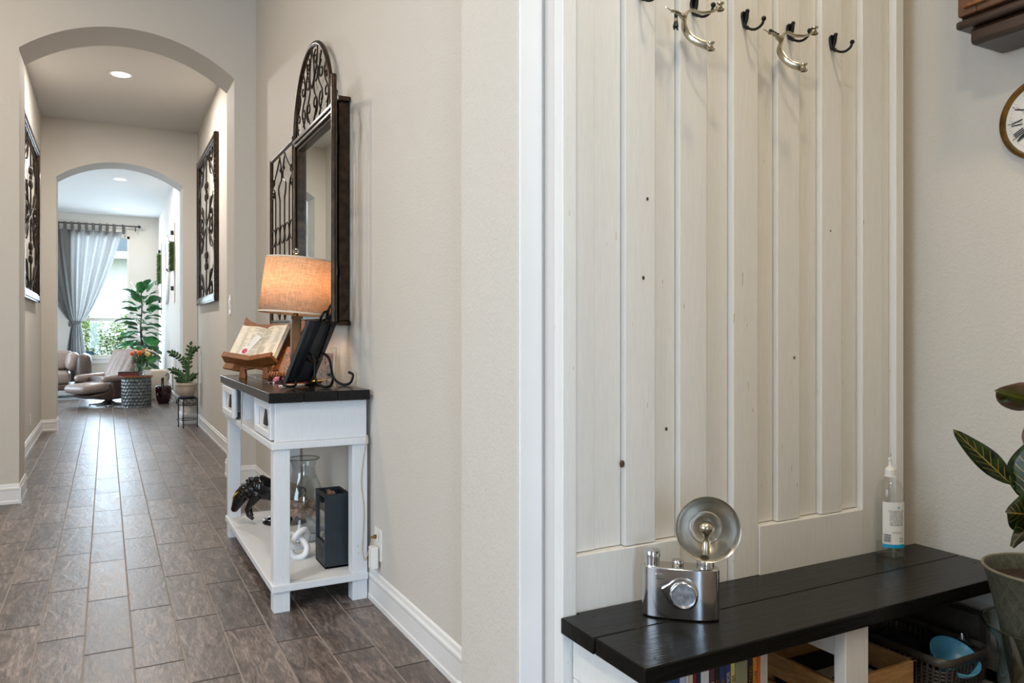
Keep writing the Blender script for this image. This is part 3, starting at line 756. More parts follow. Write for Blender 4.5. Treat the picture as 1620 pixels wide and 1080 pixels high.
def gate(name, W, Z, mtx):
    # gate in local x 0..W (hinge at 0), z 0..Z
    e = MB(); e.tube([(0, 0, 0), (0, 0, Z)], 0.014, 8).tube([(W, 0, 0), (W, 0, Z)], 0.012, 8)
    e.tube([(0, 0, Z - 0.01), (W, 0, Z - 0.01)], 0.010, 8).tube([(0, 0, 0.02), (W, 0, 0.02)], 0.010, 8)
    e.sphere((0, 0, Z), 0.016, 10, 8).sphere((0, 0, 0), 0.016, 10, 8)
    o = e.build(name, M['bronze'], mr, True); o.matrix_local = mtx
    s_ = MB()
    def q(pts, r=0.0045): s_.tube([(a, 0, b) for a, b in pts], r, 6)
    xs = [W * k / 5 for k in (1, 2, 3, 4)]
    for x in xs: q([(x, 0.26), (x, Z - 0.30)])
    for k in range(5):
        c = W * (k + 0.5) / 5; q([(c + W * 0.095 * math.cos(a), Z * 0.52 + 0.055 * math.sin(a)) for a in [2 * PI * j / 18 for j in range(19)]])
    for s in (0, 1):
        fz = (lambda v: Z - v) if s == 0 else (lambda v: v)
        for sg in (-1, 1):
            c = W / 2
            q([(p.x, p.y) for p in cat_curve([(c + sg * W * 0.1, fz(0.30), 0), (c + sg * W * 0.16, fz(0.22), 0), (c + sg * W * 0.03, fz(0.17), 0), (c + sg * W * 0.05, fz(0.1), 0), (c + sg * W * 0.12, fz(0.03), 0)])])
            q([(p.x, p.y) for p in cat_curve([(c + sg * W * 0.30, fz(0.30), 0), (c + sg * W * 0.33, fz(0.22), 0), (c + sg * W * 0.42, fz(0.18), 0), (c + sg * W * 0.24, fz(0.10), 0), (c + sg * W * 0.1, fz(0.03), 0)])])
            q(spiral((c + sg * W * 0.07, fz(0.11)), 0.026, 1.1, PI / 2, sg)); q(spiral((c + sg * W * 0.38, fz(0.15)), 0.026, 1.1, -PI / 2, -sg)); q(spiral((c + sg * W * 0.40, fz(0.24)), 0.026, 1.1, PI / 2, sg))
    s_.build('gate_scrolls', M['iron'], o, True)
    for z in (Z * 0.22, Z * 0.8): MB().box(-0.03, 0.02, -0.012, 0.012, z - 0.02, z + 0.02).build('hinge', M['brass'], o)
    return o
gate('gate_shutter', 0.68, 1.07, T(-0.045, 4.455 - 3.94, 0.0) @ Rz(PI / 2))
gate('gate_shutter', 0.24, 1.06, T(-0.075, 3.47 - 3.94, 0.0) @ Rz(-PI / 2 - math.radians(15.5)))

# ------------------------------------------------------------------ book stand with open book
bs = thing('book_stand', (0.705, 4.16, 0.892), 'carved honey wood book stand holding an open book on the console table', 'book stand', math.radians(-45))
tilt = Rx(math.radians(-38))   # lean the back plate away from the reader
BT = T(0, -0.035, 0.055) @ tilt
bp = [(-0.195, 0.0), (-0.10, -0.016), (0, 0.004), (0.10, -0.016), (0.195, 0.0), (0.185, 0.10), (0.19, 0.25), (0.205, 0.345)]
top = [(0.16, 0.315), (0.11, 0.295), (0.05, 0.292), (0, 0.302), (-0.05, 0.292), (-0.11, 0.295), (-0.16, 0.315), (-0.205, 0.345), (-0.19, 0.25), (-0.185, 0.10)]
MB().prism(bp + top, (0.0, 0.014), 'y', BT).build('back_plate', M['brownwood'], bs, bevel=0.002)
m = MB()
for s in (-1, 1):
    lm = BT @ T(0, 0, 0.022) @ Rz(s * math.radians(-14))
    xa, xb = sorted((0, s * 0.165)); m.box(xa, xb, -0.055, 0.0, -0.018, 0.0, lm); m.box(xa, xb, -0.062, -0.048, -0.018, 0.012, lm)
m.build('book_ledge', M['brownwood'], bs, bevel=0.003)
for s in (-1, 1): MB().prism([(s * 0.07 - 0.02, 0.0), (s * 0.07 + 0.02, 0.0), (s * 0.07 + 0.014, 0.06), (s * 0.07 - 0.014, 0.06)], (-0.04, -0.02), 'y').build('foot', M['brownwood'], bs, bevel=0.002)
MB().prism([(-0.03, 0.0), (0.03, 0.0), (0.02, 0.16), (-0.02, 0.16)], (0.0, 0.014), 'y', T(0, 0.10, 0) @ Rx(math.radians(10))).build('rear_prop', M['brownwood'], bs, bevel=0.002)
bk = thing('open_book', (0.705, 4.16, 0.892), 'open book with cream pages and a white bookmark lying on the wooden book stand', 'book', math.radians(-45))
def page_side(s):
    mm = BT @ T(0, 0, 0.024) @ Rz(s * math.radians(-14))
    def top_(u, v):  # u along width, v up the page
        x = s * (0.004 + 0.148 * u); bul = 0.012 * math.sin(PI * min(1, u * 1.3)) * (1 - u * 0.3) + 0.010
        return mm @ Vector((x, -0.006 - bul - (0.014 if s > 0 else 0.006), 0.215 * v))
    m = MB(); m.grid(top_, 10, 6)
    m.build('page_block', M['paper'], bk, True, solid=0.001)
    xa, xb = sorted((s * 0.004, s * 0.148)); MB().box(xa, xb, -0.024, -0.006, 0, 0.213, mm).build('page_block', M['paper'], bk)
    xa, xb = sorted((0, s * 0.158)); MB().box(xa, xb, -0.006, -0.002, -0.002, 0.218, mm).build('cover', M['black'], bk)
    ink = MB()
    for c in range(2):
        for r in range(26):
            if random.random() < 0.06: continue
            u0 = 0.10 + c * 0.42; u1 = u0 + 0.36 * (1 if random.random() > 0.12 else 0.6); v = 0.94 - r * 0.034
            p = [top_(u0, v), top_(u1, v), top_(u1, v - 0.013), top_(u0, v - 0.013)]
            nrm = (mm.to_3x3() @ Vector((0, -1, 0))) * 0.0012
            mid = 0.5 * (top_((u0 + u1) / 2, v) + top_((u0 + u1) / 2, v - 0.013)) - 0.25 * (p[0] + p[1] + p[2] + p[3])
            vs = [ink.bm.verts.new(q + nrm + mid) for q in p]; ink.face(vs)
    ink.build('print', M['ink'], bk)
M['ink'] = plain('grey_print', srgb(176, 168, 152), 0.8)
for s in (-1, 1): page_side(s)
mm = BT @ T(0, 0, 0.024) @ Rz(math.radians(14)) @ T(-0.055, -0.034, 0.095) @ Ry(math.radians(20))
bm_ = MB().box(-0.018, 0.018, -0.0006, 0.0006, -0.075, 0.065, mm).build('bookmark', M['whiteplastic'], bk)
MB().lathe([(0.001, 0), (0.012, 0.0006)], n=16, m=mm @ T(0, -0.0012, -0.05) @ Rx(PI / 2), sy=1.4).build('magenta_heart', M['magenta'] if 'magenta' in M else M['pink'], bm_)

# ------------------------------------------------------------------ wooden icon plaque on carved base
ic = thing('picture_plaque', (0.785, 3.88, 0.892), 'small wooden picture plaque held by carved wooden hands between the book stand and the easel', 'plaque', math.radians(-50))
M['icon'] = None
def m_icon():
    t = NT('painted_picture'); p = t.pos(True)
    n = t.noise(p, 34, 3, None, 0.5, 1.5)
    t.col(t.ramp(n, [(0.2, srgb(60, 70, 90)), (0.40, srgb(84, 76, 62)), (0.48, srgb(150, 112, 88)), (0.54, srgb(92, 84, 72)), (0.60, srgb(160, 58, 46)), (0.66, srgb(180, 148, 120)), (0.74, srgb(52, 84, 132))])); t.set(0.4); return t.m
M['icon'] = m_icon()
pm = T(0, 0.0, 0.035) @ Rx(math.radians(-30))
MB().box(-0.048, 0.048, 0, 0.012, 0, 0.155, pm).build('panel', M['brownwood'], ic, bevel=0.003)
MB().box(-0.036, 0.036, -0.0012, 0, 0.006, 0.149, pm).build('picture', M['icon'], ic)
hd = MB()
for s in (-1, 1):
    hd.sphere((s * 0.04, -0.01, 0.022), 0.022, 12, 8, (1.3, 1, 0.7))
    for k in range(4): hd.tube(cat_curve([(s * (0.02 + k * 0.016), -0.02, 0.020), (s * (0.018 + k * 0.016), -0.038, 0.028), (s * (0.016 + k * 0.015), -0.030, 0.045)], 4), [0.006] * 8 + [0.004], 8)
    hd.tube(cat_curve([(s * 0.06, 0.0, 0.02), (s * 0.066, -0.01, 0.05), (s * 0.056, -0.012, 0.075)], 5), [0.008] * 10 + [0.005], 8)
hd.lathe([(0.06, 0.0), (0.055, 0.008), (0.03, 0.016), (0.03, 0.03)], n=24, cap=(True, True)).build('carved_hands', M['brownwood'], ic, True)
cn = tag(MB().lathe([(0.001, 0.23), (0.008, 0.225), (0.018, 0.20), (0.024, 0.15), (0.020, 0.1), (0.03, 0.05), (0.034, 0.0)], n=24, cap=(False, True)).build('figurine', M['cream'], None, True), 'slim cream figurine standing beside the lamp column behind the plaque', 'figurine')
cn.location = (0.83, 4.0, 0.893); cn.scale = (0.75, 0.75, 0.62)

# ------------------------------------------------------------------ iron easel with black framed panel
es = thing('tabletop_easel', (0.80, 3.42, 0.892), 'black wrought iron tabletop easel with curled feet and looped top, nearest on the console table', 'easel', math.radians(-135))
lean = math.radians(-24)
EM = T(0, -0.06, 0.022) @ Rx(lean)
ei = MB(); r = 0.0058
def ep(pts, n=6, rad=r): ei.tube(cat_curve(pts, n), rad, 8)
for s in (-1, 1):
    b0 = EM @ Vector((s * 0.045, 0.024, 0.30)); b1 = EM @ Vector((s * 0.055, 0.024, 0.12)); b2 = EM @ Vector((s * 0.06, 0.02, 0.03))
    ep([b0, b1, b2, (s * 0.062, -0.035, 0.008), (s * 0.064, -0.085, 0.008), (s * 0.064, -0.108, 0.03), (s * 0.064, -0.100, 0.05)])
    c0 = EM @ Vector((s * 0.052, 0.026, 0.155))
    ep([c0, c0 + Vector((s * 0.01, 0.035, -0.03)), (s * 0.075, 0.075, 0.04), (s * 0.08, 0.115, 0.008), (s * 0.085, 0.155, 0.014), (s * 0.088, 0.168, 0.05), (s * 0.088, 0.145, 0.062)])
    lc = EM @ Vector((s * 0.036, 0.024, 0.325))
    X = EM.to_3x3() @ Vector((1, 0, 0)); Z = EM.to_3x3() @ Vector((0, 0, 1))
    ei.tube([lc + X * 0.021 * math.cos(a) + Z * 0.026 * math.sin(a) for a in [2 * PI * k / 20 for k in range(20)]], r, 8, True)
lc = EM @ Vector((0, 0.024, 0.36))
ei.tube([lc + X * 0.022 * math.cos(a) + Z * 0.034 * math.sin(a) for a in [2 * PI * k / 20 for k in range(20)]], r, 8, True)
ep([EM @ Vector((-0.055, 0.026, 0.13)), EM @ Vector((0, 0.03, 0.11)), EM @ Vector((0.055, 0.026, 0.13))])
ep([EM @ Vector((-0.045, 0.024, 0.30)), EM @ Vector((0, 0.024, 0.315)), EM @ Vector((0.045, 0.024, 0.30))])
ei.build('iron_frame', M['blackiron'], es, True)
pn = tag(MB().box(-0.115, 0.115, -0.004, 0.014, 0.0, 0.30, EM).build('framed_panel', M['black'], None, bevel=0.004), 'black backed framed panel leaning on the iron easel, seen from behind', 'picture frame')
pn.location = es.location; pn.rotation_euler = es.rotation_euler
MB().box(-0.10, 0.10, -0.0055, -0.004, 0.015, 0.285, EM).build('front_sheet', M['paper'], pn)
MB().box(-0.098, 0.098, 0.014, 0.016, 0.017, 0.283, EM).build('backing_board', M['slate'], pn)

# photo in glass frame
pf = thing('photo_frame', (0.915, 3.62, 0.892), 'small clear glass photo frame against the wall behind the easel', 'photo frame', math.radians(-28))
gm = Rx(math.radians(-12))
MB().box(-0.05, 0.05, 0, 0.003, 0, 0.17, gm).build('glass_pane', M['pane'], pf)
MB().box(-0.037, 0.037, 0.0035, 0.005, 0.02, 0.145, gm).build('photo', M['icon'], pf)
MB().tube([(-0.05, 0.002, 0.0), (-0.05, 0.002, 0.17), (0.05, 0.002, 0.17), (0.05, 0.002, 0.0)], 0.002, 6, m=gm).build('edge_strip', M['nickel'], pf)
MB().tube([(0, 0.005, 0.12), (0, 0.055, 0.003)], 0.002, 6, m=Rx(math.radians(-4))).build('rear_strut', M['nickel'], pf)
# trinkets
tr = tag(MB().box(-0.06, 0.06, -0.04, 0.04, 0, 0.004).box(-0.05, 0.055, -0.035, 0.03, 0.004, 0.007).build('papers', M['paper']), 'small stack of folded papers under the iron easel', 'papers'); tr.location = (0.745, 3.50, 0.893); tr.rotation_euler = (0, 0, 0.9)
tr = tag(MB().box(-0.05, 0.05, -0.03, 0.03, 0, 0.006).build('booklet', M['red'], None, bevel=0.001), 'small red booklet on top of the papers under the easel', 'booklet'); tr.location = (0.76, 3.53, 0.9012); tr.rotation_euler = (0, 0, 0.6)
kt = thing('key_bunch', (0.725, 3.74, 0.893), 'bunch of keys with a pink tag on the console table in front of the plaque', 'keys', 0.5)
MB().lathe([(0.010, -0.02), (0.014, -0.01), (0.014, 0.01), (0.010, 0.02)], n=16, m=T(0, 0, 0.0145) @ Ry(PI / 2), cap=(True, True)).build('pink_tag', M['pink'], kt, True)
km = MB()
for a in (2.6, 3.0, 3.5, 4.0):
    q = T(-0.025, 0.0, 0.003) @ Rz(a); km.box(0.0, 0.045, -0.003, 0.003, -0.001, 0.0015, q); km.lathe([(0.003, 0), (0.010, 0.001), (0.010, 0.003), (0.003, 0.004)], n=14, m=q @ T(0.004, 0, -0.001))
km.build('keys', M['steel2'], kt, True)
gd = tag(MB().lathe([(0.001, 0.004), (0.03, 0.004), (0.045, 0.012), (0.048, 0.016), (0.03, 0.001), (0.001, 0.0)], n=28).build('trinket_dish', M['gold'], None, True), 'small gold dish behind the papers under the easel', 'dish'); gd.location = (0.85, 3.56, 0.893)

# ------------------------------------------------------------------ lower shelf things
SZ = 0.116
bl = thing('bull_figurine', (0.735, 4.18, SZ), 'glossy black bull figurine with gold horns on the bottom shelf of the console table', 'figurine', 0)
b = MB()
# body runs along -x..+x in local, head at the -y side; built along local x (head at -x) then turned
def loft(rings, n=14):
    R = []
    for (c, ry, rz) in rings:
        R.append([b.bm.verts.new(Vector(c) + Vector((0, ry * math.cos(2 * PI * k / n), rz * math.sin(2 * PI * k / n)))) for k in range(n)])
    for i in range(len(R) - 1):
        for k in range(n): b.face([R[i][k], R[i][(k + 1) % n], R[i + 1][(k + 1) % n], R[i + 1][k]])
    b.face(R[0][::-1]); b.face(R[-1])
loft([((-0.150, 0, 0.165), 0.014, 0.016), ((-0.140, 0, 0.170), 0.026, 0.032), ((-0.118, 0, 0.185), 0.036, 0.052), ((-0.085, 0, 0.200), 0.048, 0.066),
      ((-0.045, 0, 0.202), 0.058, 0.072), ((0.0, 0, 0.188), 0.055, 0.064), ((0.05, 0, 0.178), 0.048, 0.056), ((0.10, 0, 0.176), 0.048, 0.056), ((0.145, 0, 0.172), 0.040, 0.048), ((0.165, 0, 0.172), 0.016, 0.024)])
for (hx, hz, hr) in ((-0.135, 0.178, 0.044), (-0.152, 0.160, 0.042), (-0.163, 0.142, 0.037), (-0.172, 0.124, 0.032), (-0.180, 0.106, 0.027), (-0.187, 0.092, 0.023), (-0.191, 0.084, 0.021)): b.sphere((hx, 0, hz), hr, 12, 8, (1, 0.86, 1))
for s in (-1, 1):
    b.tube([(-0.06, s * 0.030, 0.170), (-0.095, s * 0.032, 0.120), (-0.118, s * 0.032, 0.085), (-0.112, s * 0.032, 0.050), (-0.094 - 0.012 * s, s * 0.032, 0.030)], [0.030, 0.021, 0.013, 0.009, 0.011], 8)
    b.tube([(0.115, s * 0.028, 0.16), (0.125, s * 0.028, 0.105), (0.137, s * 0.028, 0.075), (0.120, s * 0.028, 0.045), (0.113, s * 0.028, 0.03)], [0.040, 0.024, 0.013, 0.010, 0.012], 8)
    b.sphere((-0.150, s * 0.046, 0.160), 0.013, 8, 6, (0.6, 1.3, 0.6))
b.tube(cat_curve([(0.16, 0, 0.20), (0.185, 0.01, 0.185), (0.18, 0.012, 0.13), (0.17, 0.01, 0.10)], 4), 0.006, 6)
b.tube([(0.02, 0, 0.135), (0.026, 0, 0.108)], 0.010, 6)
random.seed(3)
for k in range(40): b.sphere((-0.14 + 0.006 * random.uniform(0, 20), 0.048 * (1 if k % 2 else -1) * random.uniform(0.6, 1), 0.20 + random.uniform(-0.05, 0.05)), 0.012, 8, 6, (1.6, 0.6, 0.8), Ry(random.uniform(-1, 1)))
b.build('body', M['blackglaze'], bl, True, remesh=0.0035)
for s in (-1, 1): MB().tube(cat_curve([(-0.158, s * 0.030, 0.180), (-0.160, s * 0.046, 0.184), (-0.172, s * 0.056, 0.176), (-0.183, s * 0.054, 0.158), (-0.184, s * 0.046, 0.146)], 5), [0.0050] * 10 + [0.004] * 8 + [0.003, 0.002, 0.0012], 8).build('horn', M['gold'], bl, True)
MB().lathe([(0.115, 0), (0.118, 0.006), (0.112, 0.014), (0.115, 0.018), (0.108, 0.024), (0.001, 0.024)], c=(0.075, 0, 0), n=40, sx=1.0, sy=0.68, cap=(True, False)).build('base', M['blackglaze'], bl, True)
rk = MB(); rk.sphere((0.07, 0, 0.024), 0.10, 16, 8, (0.95, 0.55, 0.2)); rk.build('ground_rock', M['blackglaze'], bl, True)
bl.rotation_euler = (0, 0, math.radians(-24)); bl.location = (0.775, 4.20, SZ); bl.scale = (0.98, 0.98, 0.94)

hv = thing('hurricane_vase', (0.86, 3.80, SZ), 'clear glass hurricane vase half filled with corks on the bottom shelf', 'vase')
VS = 0.95
out_p = [(0.088, 0.0), (0.088, 0.008), (0.075, 0.04), (0.06, 0.085), (0.052, 0.11), (0.06, 0.122), (0.088, 0.145), (0.102, 0.19), (0.098, 0.235), (0.078, 0.285), (0.058, 0.335), (0.054, 0.365), (0.060, 0.395), (0.074, 0.418)]
out_p = [(a, b_ * VS) for a, b_ in out_p]
MB().lathe(out_p, n=48).lathe([(r - 0.003, z) for r, z in out_p[5:]], n=48).lathe([(0.05, 0.118), (0.001, 0.114)], n=48).build('vase_body', M['glass'], hv, True)
MB().tube([(0.0755 * math.cos(a), 0.0755 * math.sin(a), 0.418 * VS) for a in [2 * PI * k / 48 for k in range(48)]], 0.0028, 8, True).tube([(0.088 * math.cos(a), 0.088 * math.sin(a), 0.004) for a in [2 * PI * k / 48 for k in range(48)]], 0.003, 8, True).build('vase_rim', M['darkglass'], hv, True)
def cork_at(loc, rot, label, grp, cid):
    if cid is None:
        c = MB().lathe([(0.0095, 0), (0.0115, 0.001), (0.0118, 0.022), (0.0115, 0.043), (0.0095, 0.044)], n=14, cap=(True, True)).build('cork', M['cork'], None, True)
    else: c = cid.copy(); COL.objects.link(c)
    c.location = loc; c.rotation_euler = rot
    return tag(c, label, 'cork', grp)
first = None
for k in range(24):
    lay = k // 8
    a = 2 * PI * (k % 8) / 8 + lay * 0.45; rr = (0.056, 0.062, 0.036)[lay] * (1 if k % 2 else 0.72)
    c = cork_at((0.86 + rr * math.cos(a), 3.80 + rr * math.sin(a), SZ + 0.132 + lay * 0.021 + 0.006 * (k % 2)), (PI / 2, random.uniform(-0.3, 0.3), a + random.uniform(0.5, 1.0)), 'wine cork lying inside the hurricane vase', 'corks in the glass hurricane vase', first)
    first = first or c

kn = MB(); pts = []
for k in range(120):
    a = 2 * PI * k / 120
    pts.append((0.036 * (math.sin(a) + 2 * math.sin(2 * a)) * 0.62, 0.036 * (math.cos(a) - 2 * math.cos(2 * a)) * 0.62, -0.020 * math.sin(3 * a)))
kn.tube(pts, 0.0145, 14, True, m=T(0, 0, 0.052) @ Rx(math.radians(68)))
ko = tag(kn.build('knot_sculpture', M['whiteceramic'], None, True), 'white ceramic chain knot ornament in front of the hurricane vase', 'ornament')
ko.location = (0.765, 3.50, SZ + 0.0165); ko.rotation_euler = (0, 0, 0.3)

# tall black cork box
cb = thing('cork_display_box', (0.885, 3.35, SZ), 'tall dark slate box with a glazed side showing corks, on the bottom shelf near end', 'box')
X0, X1, Y0, Y1, ZT = -0.055, 0.055, -0.085, 0.085, 0.318
m = MB()
m.box(X0, X1, Y0, Y0 + 0.012, 0, ZT); m.box(X0, X1, Y1 - 0.012, Y1, 0, ZT); m.box(X1 - 0.012, X1, Y0 + 0.012, Y1 - 0.012, 0, ZT)
m.box(X0, X0 + 0.014, Y0 + 0.012, Y1 - 0.012, 0, 0.105); m.box(X0, X0 + 0.014, Y0 + 0.012, Y1 - 0.012, ZT - 0.016, ZT); m.box(X0, X1, Y0, Y1, 0, 0.01)
m.build('case', M['slate'], cb, bevel=0.002)
MB().box(X0 + 0.008, X0 + 0.010, Y0 + 0.012, Y1 - 0.012, 0.105, ZT - 0.016).build('glass_front', M['glass'], cb)
lb = MB()
for k in range(7): lb.box(X0 - 0.0008, X0, -0.05 + k * 0.016, -0.042 + k * 0.016, 0.03 + (k % 3) * 0.008, 0.085)
lb.build('printed_marks', M['greycard'], cb)
for lay in range(11):
    for q in range(3):
        if lay < 10 and q == 2: continue
        a = random.uniform(-0.3, 0.3)
        cork_at((0.885 + random.uniform(-0.008, 0.004), 3.35 + (-0.062 + q * 0.048 if lay == 10 else -0.055 + q * 0.062), SZ + 0.028 + lay * 0.0272), (-PI / 2, 0, a), 'wine cork stacked inside the tall dark box', 'corks in the dark display box', first)

# ================================================================== NOOK: panel, hooks, bench
pnl = thing('board_panel', (1.64, 1.60, 0), 'whitewashed vertical board panel with side frame behind the bench', 'wall panel')
def pb(nm, x0, x1, yf, z0, z1, yb=1.6, bev=0.0025):
    o = MB().box(x0 - 1.64, x1 - 1.64, yf - 1.6, yb - 1.6 , z0, z1).build(nm, M['board'], pnl, bevel=bev)
    return o
ZP = 2.9
tag(pnl, None)
pb('side_board', 0.969, 1.009, 1.560, 0, ZP); pb('side_board', 2.212, 2.250, 1.560, 0, ZP)
o = MB().box(0.971 - 1.64, 2.248 - 1.64, 0.0005, 0.049, 0, ZP).build('backing', M['trimpink'], pnl)
edges = [1.009, 1.083, 1.167, 1.266, 1.345, 1.442, 1.532, 1.628, 1.708, 1.801, 1.890, 1.982, 2.069, 2.165, 2.212]
depth = [1.591, 1.595, 1.578, 1.595, 1.578, 1.594, 1.574, 1.595, 1.578, 1.596, 1.578, 1.595, 1.574, 1.585]
for k in range(len(edges) - 1):
    full = k in (4, 5, 6) or k >= 12
    pb('vertical_board', edges[k] + 0.0008, edges[k + 1] - 0.0008, depth[k] + random.uniform(-0.001, 0.001), 0.0 if full else 0.588, ZP)
pb('bottom_rail', 1.010, 1.3445, 1.572, 0.44, 0.5865); pb('bottom_rail', 1.629, 2.068, 1.570, 0.44, 0.5865)
kn_ = MB()
for (x, z, r_) in ((1.238, 1.48, 0.0035), (1.225, 1.275, 0.004), (1.157, 0.80, 0.0075), (1.30, 0.88, 0.004), (1.775, 1.06, 0.0035), (1.93, 1.44, 0.0025)):
    kn_.sphere((x - 1.64, 1.577 - 1.6, z), r_, 10, 6, (1, 0.5, 1.3))
kn_.build('knot_holes', M['trunk'], pnl, True)

def hook_shape():
    root = thing('coat_hook', (0, 0, 0), 'x', 'coat hook')
    MB().prism([(-0.004, -0.026), (0.004, -0.026), (0.009, -0.010), (0.0125, 0.004), (0.011, 0.015), (0.005, 0.020), (-0.005, 0.020), (-0.011, 0.015), (-0.0125, 0.004), (-0.009, -0.010)], (-0.008, 0), 'y').build('back_plate', M['blackmetal'], root, bevel=0.003)
    MB().tube(cat_curve([(0, -0.006, -0.020), (0.001, -0.014, -0.028), (0.004, -0.030, -0.038), (0.007, -0.046, -0.040), (0.012, -0.058, -0.032), (0.013, -0.063, -0.021)], 6), [0.0055] * 8 + [0.0037] * 22 + [0.005], 10).sphere((0.013, -0.0635, -0.018), 0.0068, 12, 8).build('lower_prong', M['blackmetal'], root, True)
    MB().tube(cat_curve([(0, -0.006, -0.018), (0, -0.013, -0.004), (0, -0.016, 0.014)], 6), 0.005, 10).sphere((0, -0.0165, 0.017), 0.006, 12, 8).build('upper_prong', M['blackmetal'], root, True)
    return root
hk = hook_shape(); HX = [1.390, 1.572, 1.751, 1.931, 1.212]
labs = ['black metal coat hook holding the left spur with the black tassel', 'empty black coat hook between the two spurs', 'black metal coat hook holding the right spur with the spoked rowel beads', 'empty black coat hook right of both spurs, last of the row', 'black coat hook at the top left, mostly cut off by the picture edge']
for k, x in enumerate(HX):
    h = hk if k == 0 else copy_tree(hk)
    h.location = (x, 1.576, 2.009 + (0.006 if k == 4 else 0)); h.scale = (0.8, 1, 0.8) if False else (1, 1, 1); h['label'] = labs[k]; h['group'] = 'coat hooks on the board panel'

def spur(pts, button2, rowel_c, label, tassel):
    ox = pts[3]
    t = thing('spur', ox, label, 'spur')
    q = [Vector(p) - Vector(ox) for p in pts]
    MB().tube(cat_curve(q, 8), 0.0095, 10, flat=0.35).build('heel_band', M['nickel'], t, True)
    for c in (q[0], q[-1]):
        MB().lathe([(0.009, -0.003), (0.0105, 0), (0.0035, 0.004), (0.0035, 0.011), (0.009, 0.014), (0.0095, 0.017), (0.001, 0.019)], c=c + Vector((0.004, 0, -0.004)), n=14).sphere(c, 0.008, 10, 6, (1.3, 1, 0.6)).build('button', M['nickel'], t, True)
    rc_ = Vector(rowel_c) - Vector(ox); j = q[5]
    MB().tube(cat_curve([j, j.lerp(rc_, 0.35) + Vector((0, 0, 0.004)), j.lerp(rc_, 0.7) + Vector((0, 0, 0.004)), rc_], 5), [0.009] * 5 + [0.006] * 11, 10, flat=0.6).build('shank', M['nickel'], t, True)
    rw = [((0.021 if k % 2 == 0 else 0.016) * math.cos(2 * PI * k / 28), (0.021 if k % 2 == 0 else 0.016) * math.sin(2 * PI * k / 28)) for k in range(28)]
    MB().prism(rw, (-0.0012, 0.0012), 'z', T(*rc_) @ Rx(math.radians(38)) @ Ry(math.radians(14))).build('rowel', M['nickel'], t)
    if tassel:
        z = rc_ + Vector((0.010, -0.003, -0.004))
        ts = MB().tube([z, z + Vector((0, 0, -0.014))], 0.0045, 8).build('tassel', M['black'], t, True)
        MB().tube([z + Vector((0, 0, -0.022)), z + Vector((-0.001, 0, -0.036))], [0.005, 0.0075], 8).build('tassel_knot', M['black'], ts, True)
        for dx in (-1, 1): MB().tube([z + Vector((dx * 0.002, 0, -0.034)), z + Vector((dx * 0.006, 0, -0.043))], 0.0026, 6).build('tassel_end', M['black'], ts, True)
        MB().tube([z + Vector((0, 0, -0.014)), z + Vector((0, 0, -0.022))], 0.005, 8).build('tassel_ring', M['nickel'], ts, True)
    else:
        for k in range(4): MB().sphere(rc_ + Vector((0.004 + 0.009 * k, 0, 0.008 - 0.002 * k)), 0.005, 10, 8, (1.1, 1, 0.9)).build('bead', M['black'], t, True)
    return t
spur([(1.412, 1.500, 1.981), (1.391, 1.505, 1.968), (1.367, 1.520, 1.966), (1.350, 1.532, 1.974), (1.334, 1.535, 1.967), (1.321, 1.53, 1.946), (1.312, 1.52, 1.918), (1.314, 1.505, 1.892), (1.326, 1.49, 1.874), (1.342, 1.475, 1.862), (1.352, 1.47, 1.857)], None, (1.280, 1.53, 1.957), 'nickel western spur with a black tassel hanging from the left hook', True)
spur([(1.766, 1.500, 1.984), (1.742, 1.505, 1.970), (1.714, 1.520, 1.970), (1.699, 1.532, 1.980), (1.683, 1.535, 1.972), (1.671, 1.53, 1.952), (1.652, 1.52, 1.919), (1.653, 1.505, 1.892), (1.664, 1.49, 1.873), (1.676, 1.475, 1.863), (1.688, 1.47, 1.858)], None, (1.625, 1.53, 1.964), 'nickel western spur with black beads hanging from the right hook', False)

# bench
bn = thing('bench', (1.65, 1.42, 0), 'built-in bench with a glossy black two-plank top and white legs', 'bench')
def bb(nm, x0, x1, y0, y1, z0, z1, mat='board', bev=0.003):
    return MB().box(x0 - 1.65, x1 - 1.65, y0 - 1.42, y1 - 1.42, z0, z1).build(nm, M[mat], bn, bevel=bev)
bb('top_plank', 0.966, 2.318, 1.238, 1.4185, 0.412, 0.450, 'blackbench')
o = MB().prism([(0.962 - 1.65, 1.4195 - 1.42), (2.318 - 1.65, 1.4195 - 1.42), (2.318 - 1.65, 1.568 - 1.42), (1.0125 - 1.65, 1.568 - 1.42), (1.0125 - 1.65, 1.558 - 1.42), (0.962 - 1.65, 1.558 - 1.42)], (0.412, 0.450), 'z').build('top_plank', M['blackbench'], bn, bevel=0.003)
MB().box(1.345 - 1.65, 1.628 - 1.65, 1.5681 - 1.42, 1.574 - 1.42, 0.412, 0.4495).build('top_plank', M['blackbench'], bn)
nl = MB()
for x in (1.02, 2.28):
    for y in (1.27, 1.35, 1.45, 1.53): nl.lathe([(0.001, 0.4504), (0.0055, 0.4506), (0.006, 0.4501)], c=(x - 1.65 + (0.02 if y > 1.4 else 0), y - 1.42, 0), n=12)
nl.build('nail_heads', M['blackmetal'], bn)
bb('apron', 0.995, 1.020, 1.262, 1.556, 0.300, 0.411)
bb('leg', 0.995, 1.035, 1.515, 1.556, 0, 0.299); bb('leg', 0.995, 1.035, 1.262, 1.302, 0, 0.299)
bb('leg', 1.590, 1.674, 1.255, 1.290, 0, 0.411)
bb('apron', 1.600, 1.620, 1.292, 1.568, 0.330, 0.411)
bb('leg', 2.285, 2.318, 1.255, 1.290, 0, 0.411); bb('apron', 2.300, 2.318, 1.292, 1.568, 0.330, 0.411)
bb('lower_shelf', 1.036, 2.284, 1.245, 1.566, 0.090, 0.115)

